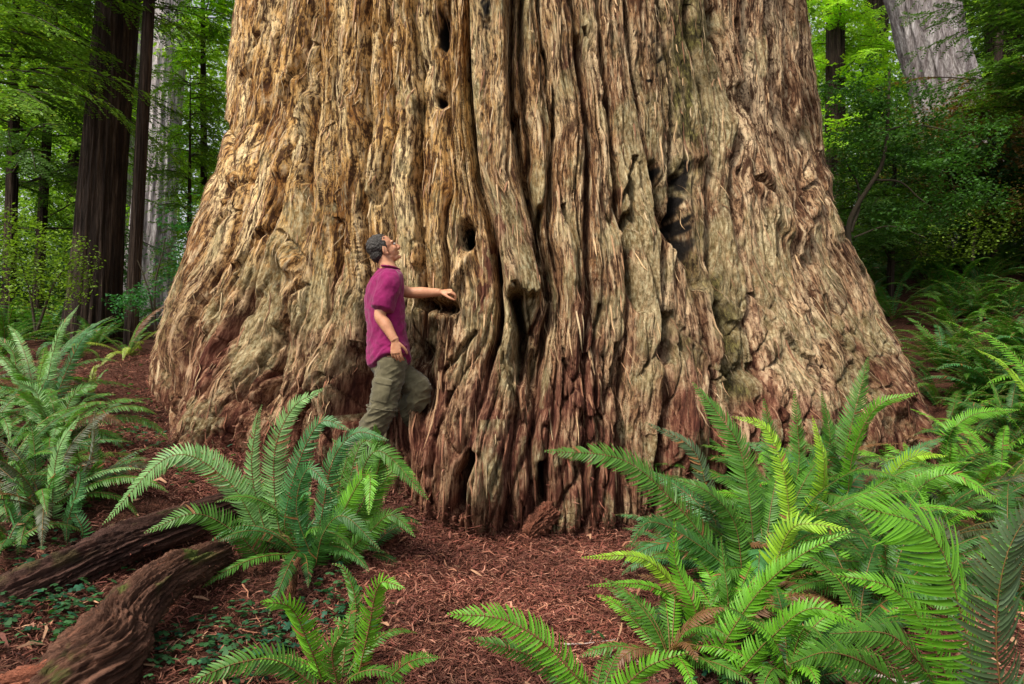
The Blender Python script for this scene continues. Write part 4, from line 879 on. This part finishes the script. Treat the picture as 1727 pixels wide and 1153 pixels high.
    # eyes, brows
    for s_ in (-1, 1):
        V, Fc = E((.083, s_ * .030, .010), (.010, .012, .009)); me = bpy.data.meshes.new('eye'); me.from_pydata([tuple(v) for v in V - O], [], Fc); add('eye', me, M_EYE, root)
    hair = fuse('hair', [E((-.026, 0, .034), (.091, .079, .088)), E((-.060, 0, -.016), (.052, .068, .058)), E((-.015, -.066, .020), (.034, .016, .042)), E((-.015, .066, .020), (.034, .016, .042)), E((.000, 0, .080), (.052, .056, .038)), E((-.050, 0, -.050), (.040, .052, .036)),
        E((.084, .030, .028), (.006, .018, .005)), E((.084, -.030, .028), (.006, .018, .005))], .004, 1,
        lambda x, y, z, n: .0045 * fbm(x * 110, y * 110, z * 90, 3) + .004 * noise(x * 45, y * 45, z * 45), O)
    add('hair', hair, M_HAIR, root)
    # shirt
    S = []
    rings = [(neck + up * .008, (.066, .074)), (neck - up * .022, (.088, .125)), (shl + up * .0, (.112, .200)), (shl * .5 + chest * .5, (.128, .205)), (chest, (.134, .200)), (waist * .5 + chest * .5, (.136, .192)), (waist, (.138, .192)), (waist * .4 + pelvis * .6, (.146, .205)), (pelvis - up * .012, (.152, .214))]
    S.append(loft([r[0] for r in rings], [r[1] for r in rings], (f, l), 44, 6))
    def sleeve(a, b, frac, r0, r1):
        e = a + (b - a) * frac; return loft([shl * .45 + a * .55, a, a * .5 + e * .5, e], [r0, r0, (r0 + r1) / 2 + .004, r1], None, 24, 6)
    S.append(sleeve(rs, relb, .82, .080, .081)); S.append(sleeve(ls, lelb, .62, .078, .078))
    hem = (pelvis - up * .03)[2]
    def shirt_d(x, y, z, n):
        rx = (x - pelvis[0]); ryy = (y - pelvis[1]); lat = rx * l[0] + ryy * l[1]
        k = ss(0, 1, np.clip((waist[2] - z) / .2, 0, 1)); side = np.exp(-((np.abs(lat) - .19) / .09)**2)
        # folds: drape from the shoulder blade and bunching over the belt
        fo = .0075 * fbm(x * 9 + z * 6, y * 9, z * 5, 3) + .007 * (1 - np.abs(noise(x * 11 - z * 9, y * 11, z * 3.5 + 5)) * 3) * .6 + .006 * noise(x * 5, y * 5, z * 26) * k
        d = n * (fo + .0025 * noise(x * 40, y * 40, z * 22))[:, None]
        d[:, 2] += .075 * side * ss(hem + .16, hem - .01, z) if False else .070 * side * (1 - ss(hem - .01, hem + .20, z)) - .02 * (1 - side) * (1 - ss(hem - .02, hem + .12, z))
        return d
    shirt = add('shirt', fuse('shirt', S, .0055, 3, shirt_d, O), M_SHIRT, root)
    cl = fuse('collar', [loft([neck + f * .068 * math.cos(a) + l * .074 * math.sin(a) + up * (.012 + .012 * math.cos(a + 2.6)) for a in np.linspace(-2.6, 2.6, 12)] , [(.008, .020)] * 12, None, 10, 3)], .004, 2, None, O)
    add('collar', cl, M_SHIRT, shirt)
    # trousers
    T = [loft([pelvis + up * .075, pelvis + up * .02, pelvis - up * .06, pelvis - up * .11], [(.120, .170), (.126, .182), (.128, .182), (.10, .13)], (f, l), 36, 6),
         loft([rhip + up * .02, rhip * .55 + rkn * .45, rkn, rkn * .55 + rank * .45, rank + up * .01], [.108, .107, .098, .098, .092], None, 28, 8),
         loft([lhip + up * .02, lhip * .55 + lkn * .45, lkn, lkn * .55 + lank * .45, lank + up * .01], [.105, .104, .094, .096, .090], None, 28, 8)]
    def tr_d(x, y, z, n):
        kn = np.exp(-((z - rkn[2]) / .12)**2); ank = ss(rank[2] + .25, rank[2], z)
        a = noise(x * 6 + 3, y * 6, z * 17 + x * 9); b_ = noise(x * 14 - z * 12, y * 12, z * 12)
        return (.011 * a + .007 * b_ + .010 * np.exp(-np.abs(noise(x * 5 + z * 4, y * 5, z * 19 - x * 12)) / .12) * (.5 + kn) + .004 * noise(x * 30, y * 30, z * 34)) - .004
    trousers = add('trousers', fuse('trousers', T, .006, 2, tr_d, O), M_PANTS, root)
    th = rhip * .42 + rkn * .58; ax = (rkn - rhip) / np.linalg.norm(rkn - rhip); out = np.array([-.15, -1, .0]); out /= np.linalg.norm(out); sid = np.cross(ax, out); sid /= np.linalg.norm(sid)
    pk = fuse('cargo_pocket', [loft([th + out * .092 - ax * .075, th + out * .100, th + out * .090 + ax * .075], [(.062, .022), (.066, .026), (.060, .022)], (sid, out), 16, 6), loft([th + out * .100 - ax * .088, th + out * .108 - ax * .055], [(.068, .020), (.068, .020)], (sid, out), 16, 6)], .005, 1, lambda x, y, z, n: .005 * noise(x * 16, y * 16, z * 24), O)
    add('cargo_pocket', pk, M_PANTS, trousers)
    sm = fuse('zip_seam', [loft([rkn + ax * -.02 + (sid * math.cos(a) + out * math.sin(a)) * .108 for a in np.linspace(0, 2 * np.pi, 17)[:-1]] + [rkn + ax * -.02 + sid * .108], [.006] * 17, None, 8, 3)], .004, 1, None, O)
    add('zip_seam', sm, M_PANTS, trousers)
    for an in (rank, lank):
        g = gz(an[0], an[1]); a0 = an.copy()
        bt = fuse('boot', [loft([a0 + up * .04, a0 - up * .03, np.array([a0[0], a0[1], g + .06]) - f * .01], [(.052, .045), (.056, .048), (.062, .046)], (f, l), 20, 6), loft([np.array([a0[0], a0[1], g + .045]) - f * .05, np.array([a0[0], a0[1], g + .055]) + f * .06, np.array([a0[0], a0[1], g + .045]) + f * .15, np.array([a0[0], a0[1], g + .035]) + f * .205], [(.042, .045), (.044, .050), (.048, .042), (.040, .028)], (l, up), 20, 6)], .006, 2, None, O)
        add('boot', bt, M_BOOT, root)
M_EYE = NT('eye_white').done((.55, .5, .46), .25, None, .5)
person()

# ---------------------------------------------------------------- trees behind
def spray_crown(brs, leafL, leafW, tint, twigsp=.13, twigL=.5, droop=.35, wood=(.05, .035, .025), jitter=.25, dens=1.0):
    """brs: list of polylines. Flat conifer sprays either side of each branch. Vectorised leaves."""
    Cc, Dd, Ss = [], [], []; parts = []
    for b in brs:
        L = np.linalg.norm(np.diff(b, axis=0), axis=1).sum(); n = max(3, int(L / twigsp)); c = spline(b, n + 1)
        V, Q = tube_np(spline(b, 8), np.linspace(.006 + L * .006, .003, 8), 4); parts.append((V, Q, np.tile(wood, (len(V), 1))))
        T, B_, N = frame(c, np.array([0, 0, 1.]))
        for i in range(1, n + 1):
            tl = twigL * (.35 + .65 * math.sin(math.pi * min(1, .25 + i / n * .7))) * random.uniform(.6, 1.2)
            for sd in (-1, 1):
                if random.random() > dens: continue
                d = B_[i] * sd * .8 + T[i] * random.uniform(.4, .9) + N[i] * random.gauss(0, jitter) - np.array([0, 0, droop * random.uniform(.3, 1)]); d /= np.linalg.norm(d)
                m = max(3, int(tl / (leafL * .42))); t = (np.arange(m) + .5) / m
                cc = c[i] + d * (tl * t)[:, None] - np.array([0, 0, 1.]) * (tl * .35 * droop * t**2)[:, None]
                sv = np.cross(d, N[i]); sv /= np.linalg.norm(sv) + 1e-9
                for q in (-1, 1):
                    ld = d * .75 + sv * q + RNG.normal(0, .18, (m, 3)); ld /= np.linalg.norm(ld, axis=1)[:, None]
                    Cc.append(cc); Dd.append(ld * (leafL * (1 - .45 * t))[:, None]); Ss.append(np.cross(ld, N[i] + RNG.normal(0, .25, (m, 3))))
    C = np.concatenate(Cc); D = np.concatenate(Dd); S = np.concatenate(Ss); S /= np.linalg.norm(S, axis=1)[:, None] + 1e-9; n = len(C)
    S *= leafW
    V = np.stack([C - S * .4, C + D * .5 - S, C + D, C + D * .5 + S], 1).reshape(-1, 3); Q = np.arange(n * 4).reshape(n, 4)
    cl = np.array(tint) * (1 + .45 * np.clip(fbm(C[:, 0] * .9, C[:, 1] * .9, C[:, 2] * .9, 2), -1, 1))[:, None] * RNG.uniform(.7, 1.35, (n, 1))
    if len(cl): yel = RNG.random(n) < .06; cl[yel] = cl[yel] * np.array([2.0, 1.4, .8])
    parts.append((V, Q, np.repeat(np.clip(cl, 0, 1), 4, 0)))
    return parts
def leaf_blobs(blobs, leaf, tint, flat=.6, vari=.45):
    """blobs: (centre, radii, count)"""
    C = np.concatenate([np.array(c) + (lambda u: u / np.linalg.norm(u, axis=1)[:, None] * RNG.random((k, 1))**.45)(RNG.normal(size=(k, 3))) * np.array(r) for c, r, k in blobs]); n = len(C)
    w_ = np.stack([noise(C[:, 0] * 1.7, C[:, 1] * 1.7, C[:, 2] * 1.7 + q) for q in (0, 9, 19)], 1); C = C + w_ * .35
    keep = noise(C[:, 0] * 2.1 / max(leaf * 8, .5), C[:, 1] * 2.1 / max(leaf * 8, .5), C[:, 2] * 2.6 / max(leaf * 8, .5)) > -.22; C = C[keep]; n = len(C)
    a = RNG.uniform(0, 2 * np.pi, n); D = np.stack([np.cos(a), np.sin(a), RNG.normal(-.25, .45, n)], 1); D /= np.linalg.norm(D, axis=1)[:, None]
    N = np.stack([RNG.normal(0, flat, n), RNG.normal(0, flat, n), np.ones(n)], 1); S = np.cross(D, N); S /= np.linalg.norm(S, axis=1)[:, None]
    L = leaf * RNG.uniform(.6, 1.3, (n, 1)); D *= L; S *= L * .30
    V = np.stack([C, C + D * .45 - S, C + D, C + D * .45 + S], 1).reshape(-1, 3)
    cl = np.array(tint) * (1 + vari * np.clip(fbm(C[:, 0] * 1.1, C[:, 1] * 1.1, C[:, 2] * 1.1, 2), -1, 1.3))[:, None] * RNG.uniform(.65, 1.4, (n, 1))
    return (V, np.arange(n * 4).reshape(n, 4), np.repeat(np.clip(cl, 0, 1), 4, 0))
def trunk_mesh(p0, p1, r0, r1, top=14, k=120, m=150, ridge=.09, flare=.25, seed=0, freq=5.0):
    p0 = np.array(p0); d = p1 - p0; d = d / d[2]; t = np.linspace(0, 1, m); z = -.6 + t * (top + .6); hgt = p1[2] - p0[2]
    c = p0[None] + d[None] * z[:, None]; rad = np.maximum(.02, r0 + (r1 - r0) * np.clip(z, 0, 40) / hgt) * (1 + flare * np.exp(-np.maximum(z, 0) / .9))
    rad = np.maximum(rad, r1 * .35)
    if top < 13: rad = rad * np.clip((top - z) / (top * .6) + .04, .04, 1)
    a = np.linspace(0, 2 * np.pi, k, endpoint=False)[None]; ca, sa = np.cos(a), np.sin(a); Z = z[:, None]
    n1 = noise(ca * freq + seed, sa * freq, Z * .22); n2 = noise(ca * freq * 2.4, sa * freq * 2.4 + seed, Z * .6); n3 = fbm(ca * 2 + seed, sa * 2, Z * .15, 2)
    rr = rad[:, None] * (1 + ridge * n1 - ridge * 1.1 * np.exp(-np.abs(n1) / .12) - ridge * .6 * np.exp(-np.abs(n2) / .12) + .5 * ridge * n3)
    V = np.stack([c[:, 0, None] + rr * ca, c[:, 1, None] + rr * sa, c[:, 2, None] + 0 * rr], 2).reshape(-1, 3)
    i = np.arange(m * k).reshape(m, k); i = np.concatenate([i, i[:, :1]], 1)
    return V, np.stack([i[:-1, :-1], i[:-1, 1:], i[1:, 1:], i[1:, :-1]], -1).reshape(-1, 4), c
def tree(name, bpx, bpy_, d, tpx, wb, wt, mat, label, brs=0, brz=(3, 10), brl=2.5, tint=(.03, .085, .02), leafL=.085, az=None, top=14, group=None, ridge=.09, droop=.35, el=.1, cat='tree', twigL=.5, dens=1.0, freq=5, dd=0.0, flare=.25):
    b = P(bpx, bpy_, d); b[2] = gz(b[0], b[1]); t = P(tpx, 0, d + dd); r0 = wb / 2 / F * d; r1 = wt / 2 / F * d
    V, Q, c = trunk_mesh(b, t, r0, r1, top, ridge=ridge, seed=bpx * .13, freq=freq, flare=flare); root = empty(name, b); tag(root, label, cat, group)
    add('trunk', mesh_np('trunk', V - b, Q), mat, root)
    if brs:
        L = []
        for i in range(brs):
            z = random.uniform(*brz); o = b + (t - b) / (t - b)[2] * (z - 0); a = R(random.uniform(*(az or (0, 360)))); ln = brl * random.uniform(.5, 1.15); e = random.gauss(el, .15)
            p = [o, o + np.array([math.cos(a) * ln * .5, math.sin(a) * ln * .5, e * ln * .5 + .05]), o + np.array([math.cos(a + random.gauss(0, .15)) * ln, math.sin(a) * ln, e * ln - droop * ln * .5])]
            L.append(np.array(p) - b)
        leafy('crown', spray_crown(L, leafL, leafL * .2, tint, droop=droop, twigL=twigL, dens=dens), M_LEAF, root)
    return root
G1, G2, G3, G4 = (.060, .135, .022), (.12, .235, .028), (.26, .48, .035), (.02, .055, .014)
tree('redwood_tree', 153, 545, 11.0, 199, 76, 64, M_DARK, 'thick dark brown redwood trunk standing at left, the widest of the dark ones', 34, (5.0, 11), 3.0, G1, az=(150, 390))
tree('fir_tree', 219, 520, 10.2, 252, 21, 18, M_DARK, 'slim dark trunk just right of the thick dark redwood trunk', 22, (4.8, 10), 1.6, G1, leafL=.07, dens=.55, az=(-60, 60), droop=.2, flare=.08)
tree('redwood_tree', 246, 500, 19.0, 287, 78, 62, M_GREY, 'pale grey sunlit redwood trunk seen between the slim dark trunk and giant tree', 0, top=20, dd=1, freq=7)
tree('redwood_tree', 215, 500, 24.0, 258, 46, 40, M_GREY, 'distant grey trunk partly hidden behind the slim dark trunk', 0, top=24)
tree('fir_tree', 60, 540, 13.0, 92, 16, 12, M_DARK, 'thin dark trunk left of the thick dark redwood, half lost in branches', 60, (2.0, 9), 2.6, G2, dens=.9, droop=.45)
tree('fir_tree', 12, 540, 12.0, 30, 20, 15, M_DARK, 'dark trunk at the left edge veiled by drooping branches', 56, (2.6, 9), 2.6, G1, dens=.9, droop=.5)
tree('hemlock_tree', -60, 540, 9.5, -50, 22, 18, M_DARK, 'hemlock whose low branches enter at the upper left corner', 50, (3.2, 8.5), 2.7, G2, az=(-40, 60), dens=.95, droop=.4)
tree('hemlock_tree', 345, 520, 14.5, 342, 12, 8, M_DARK, 'bright green hemlock hugging the upper left side of the giant trunk', 120, (2.4, 9.0), 1.0, (.26, .50, .03), leafL=.09, droop=.35, top=12)
tree('hemlock_tree', 318, 520, 12.2, 322, 8, 5, M_DARK, 'small dark green hemlock low against the left flank of the giant tree', 70, (.8, 4.6), .6, G2, leafL=.07, droop=.3, top=5)
tree('fir_tree', 120, 530, 22.0, 140, 30, 24, M_DARK, 'dim distant trunk between the thin trunk and thick dark redwood', 40, (4, 12), 3.2, G3, leafL=.14, top=20)
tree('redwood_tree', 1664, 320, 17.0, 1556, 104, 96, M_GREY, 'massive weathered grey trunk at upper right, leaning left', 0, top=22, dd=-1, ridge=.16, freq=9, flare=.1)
tree('hemlock_tree', 1760, 300, 11.5, 1770, 22, 18, M_DARK, 'dark hemlock at the right edge spreading flat branches over the slope', 64, (3.0, 7.5), 2.0, G1, az=(130, 250), droop=.2, dens=.95)
tree('hemlock_tree', 1660, 420, 14.0, 1690, 16, 10, M_DARK, 'hemlock with dying brown lower sprays on the right slope', 60, (1.0, 4.2), 2.3, (.085, .05, .018), droop=.25, dens=.7)
tree('fir_tree', 1405, 400, 20.0, 1410, 34, 30, M_DARK, 'dim dark trunk just clear of the upper right side of the giant tree', 46, (2, 10), 2.6, G3, leafL=.13, top=18)
tree('fir_tree', 1470, 400, 24.0, 1478, 40, 36, M_DARK, 'distant straight dark trunk between the giant tree and leaning grey trunk', 46, (2, 11), 3.0, G2, leafL=.15, top=20)
tree('fir_tree', 1700, 300, 24.0, 1690, 60, 50, M_DARK, 'dark trunk in deep shade right of the leaning grey trunk', 60, (2, 10), 3.4, G1, leafL=.15, top=20)
tree('hemlock_tree', 1500, 420, 13.0, 1520, 10, 8, M_DARK, 'young hemlock on the slope below the leaning grey trunk', 50, (.6, 3.2), 1.6, G1, leafL=.075, droop=.3, top=4)
for i, (px_, d_, w_) in enumerate(((-260, 16, 60), (-420, 12, 70), (2000, 15, 70), (2200, 20, 90), (520, 30, 60), (700, 34, 80), (980, 28, 70), (1200, 33, 80), (860, 40, 60))):
    if i > 1: continue
    tree('redwood_tree', px_, 520, d_, px_ + random.uniform(-10, 10), w_, w_ * .8, M_DARK, 'far redwood trunk outside the view or hidden behind the giant tree', 26, (4, 14), 3.0, G1, leafL=.14, top=20, group='hidden redwoods')

# crooked understorey tree right of the trunk
def limb_tree(base, limbs, blobs, label, leaf, tint, name='understorey_tree', woodt=(.05, .04, .025), cat='tree'):
    b = P(*base); b[2] = gz(b[0], b[1]); root = empty(name, b); tag(root, label, cat); parts = []
    for pts, r in limbs:
        p = spline([P(*q) for q in pts], 22); p += np.stack([.03 * noise(p[:, 2] * 3, k, 1.0) for k in (0, 7, 0)], 1)
        V, Q = tube_np(p - b, np.linspace(r, r * .35, 22), 8); parts.append((V, Q, np.tile(woodt, (len(V), 1))))
    leafy('trunk', parts, M_WOOD, root)
    bl = leaf_blobs([(P(*c) - b, r, k) for c, r, k in blobs], leaf, tint); leafy('crown', [bl], M_LEAF, root)
limb_tree((1440, 440, 10.5), [([(1440, 470, 10.5), (1432, 380, 10.5), (1462, 320, 10.4), (1490, 270, 10.3), (1498, 190, 10.2), (1500, 120, 10.2)], .045), ([(1436, 390, 10.5), (1450, 340, 10.5), (1440, 300, 10.5), (1425, 265, 10.5)], .028), ([(1470, 305, 10.4), (1520, 310, 10.3), (1570, 350, 10.2)], .02), ([(1495, 220, 10.2), (1540, 210, 10.0), (1600, 220, 9.8)], .018), ([(1440, 400, 10.5), (1500, 380, 10.4), (1560, 400, 10.2)], .016)],
    [((1430, 150, 10.6), (.5, .8, .35), 1700), ((1500, 185, 10.4), (.8, .8, .25), 2400), ((1600, 230, 10.2), (.8, .8, .25), 2200), ((1480, 230, 10.4), (.9, .7, .28), 2600), ((1570, 270, 10.2), (.9, .8, .3), 2800), ((1430, 300, 10.8), (.6, .6, .3), 1600), ((1540, 360, 10.6), (.9, .7, .28), 2200), ((1620, 330, 10.2), (.7, .7, .3), 1600)],
    'crooked small leaved tree with a bent bare stem right of the giant tree', .055, (.045, .12, .022))
limb_tree((1640, 430, 12.5), [([(1640, 440, 12.5), (1650, 370, 12.5), (1690, 300, 12.4)], .03), ([(1650, 380, 12.5), (1610, 320, 12.5), (1600, 270, 12.5)], .02)],
    [((1690, 180, 12.3), (.7, .7, .3), 1600), ((1660, 170, 12.0), (.5, .5, .2), 1300), ((1610, 400, 12.4), (1.2, .8, .4), 2000), ((1700, 360, 12.2), (.9, .8, .5), 1800)],
    'shrub with yellow green leaf tips near the leaning grey trunk', .06, (.15, .24, .03), 'shrub', cat='shrub')
limb_tree((60, 500, 9.2), [([(60, 560, 9.2), (50, 490, 9.2), (30, 430, 9.1)], .02), ([(62, 560, 9.2), (90, 480, 9.2), (120, 440, 9.1)], .02)],
    [((30, 430, 9.1), (.7, .5, .25), 1500), ((100, 450, 9.2), (.6, .5, .25), 1300), ((60, 490, 9.0), (.9, .5, .3), 1400), ((20, 380, 9.2), (.5, .4, .25), 700)],
    'yellow green huckleberry bush at the left under the dark branches', .045, (.13, .22, .02), 'shrub', cat='shrub')
limb_tree((255, 470, 9.4), [([(262, 560, 9.4), (262, 480, 9.4), (280, 400, 9.4)], .018), ([(262, 540, 9.4), (245, 470, 9.4), (230, 440, 9.4)], .015)],
    [((285, 450, 9.4), (.3, .4, .25), 800), ((240, 500, 9.4), (.4, .4, .15), 700), ((318, 370, 9.6), (.25, .4, .4), 700), ((225, 510, 9.2), (.5, .4, .15), 700)],
    'small dark green bush between the slim dark trunk and giant tree', .045, (.03, .12, .035), 'shrub', cat='shrub')
# the mass of forest farther off
def far(name, spec, leaf, tint, **k):
    b = []
    for (x0, x1, z0, z1, y0, y1, n, rad, cnt) in spec:
        for _ in range(n):
            y = random.uniform(y0, y1); x = (random.uniform(x0, x1) - CX) / F * y; z = CAMZ - (random.uniform(z0, z1) - HOR) / F * y; z = max(z, gz(x, y) + .3)
            rr = rad * random.uniform(.5, 1.3); b.append(((x, y, z), (rr, rr, rr * .45), int(cnt * rr * rr / rad / rad)))
    o = leafy(name, [leaf_blobs(b, leaf, tint, **k)], M_LEAF); tag(o, kind='stuff'); return o
far('far_woods', [(-300, 480, 20, 540, 20, 34, 230, 1.6, 900), (1300, 2050, -80, 420, 22, 36, 190, 1.7, 800)], .16, (.24, .40, .05))
far('far_woods', [(-300, 470, -400, 60, 22, 34, 60, 1.8, 800), (1340, 2050, -300, 60, 20, 32, 46, 1.8, 700)], .17, (.14, .27, .035))
far('dark_undergrowth', [(1430, 1900, 250, 430, 13, 20, 50, .9, 700), (1560, 1900, 230, 400, 12, 15.5, 46, .8, 700), (-200, 200, 380, 540, 12, 18, 46, .8, 650)], .08, (.028, .075, .018))
far('dry_undergrowth', [(1570, 1850, 150, 400, 11.5, 15, 40, .7, 520)], .07, (.15, .085, .028))
far('olive_undergrowth', [(1430, 1800, 200, 420, 13, 18, 36, .8, 560)], .08, (.10, .13, .03))
print('total objects', len(bpy.data.objects))
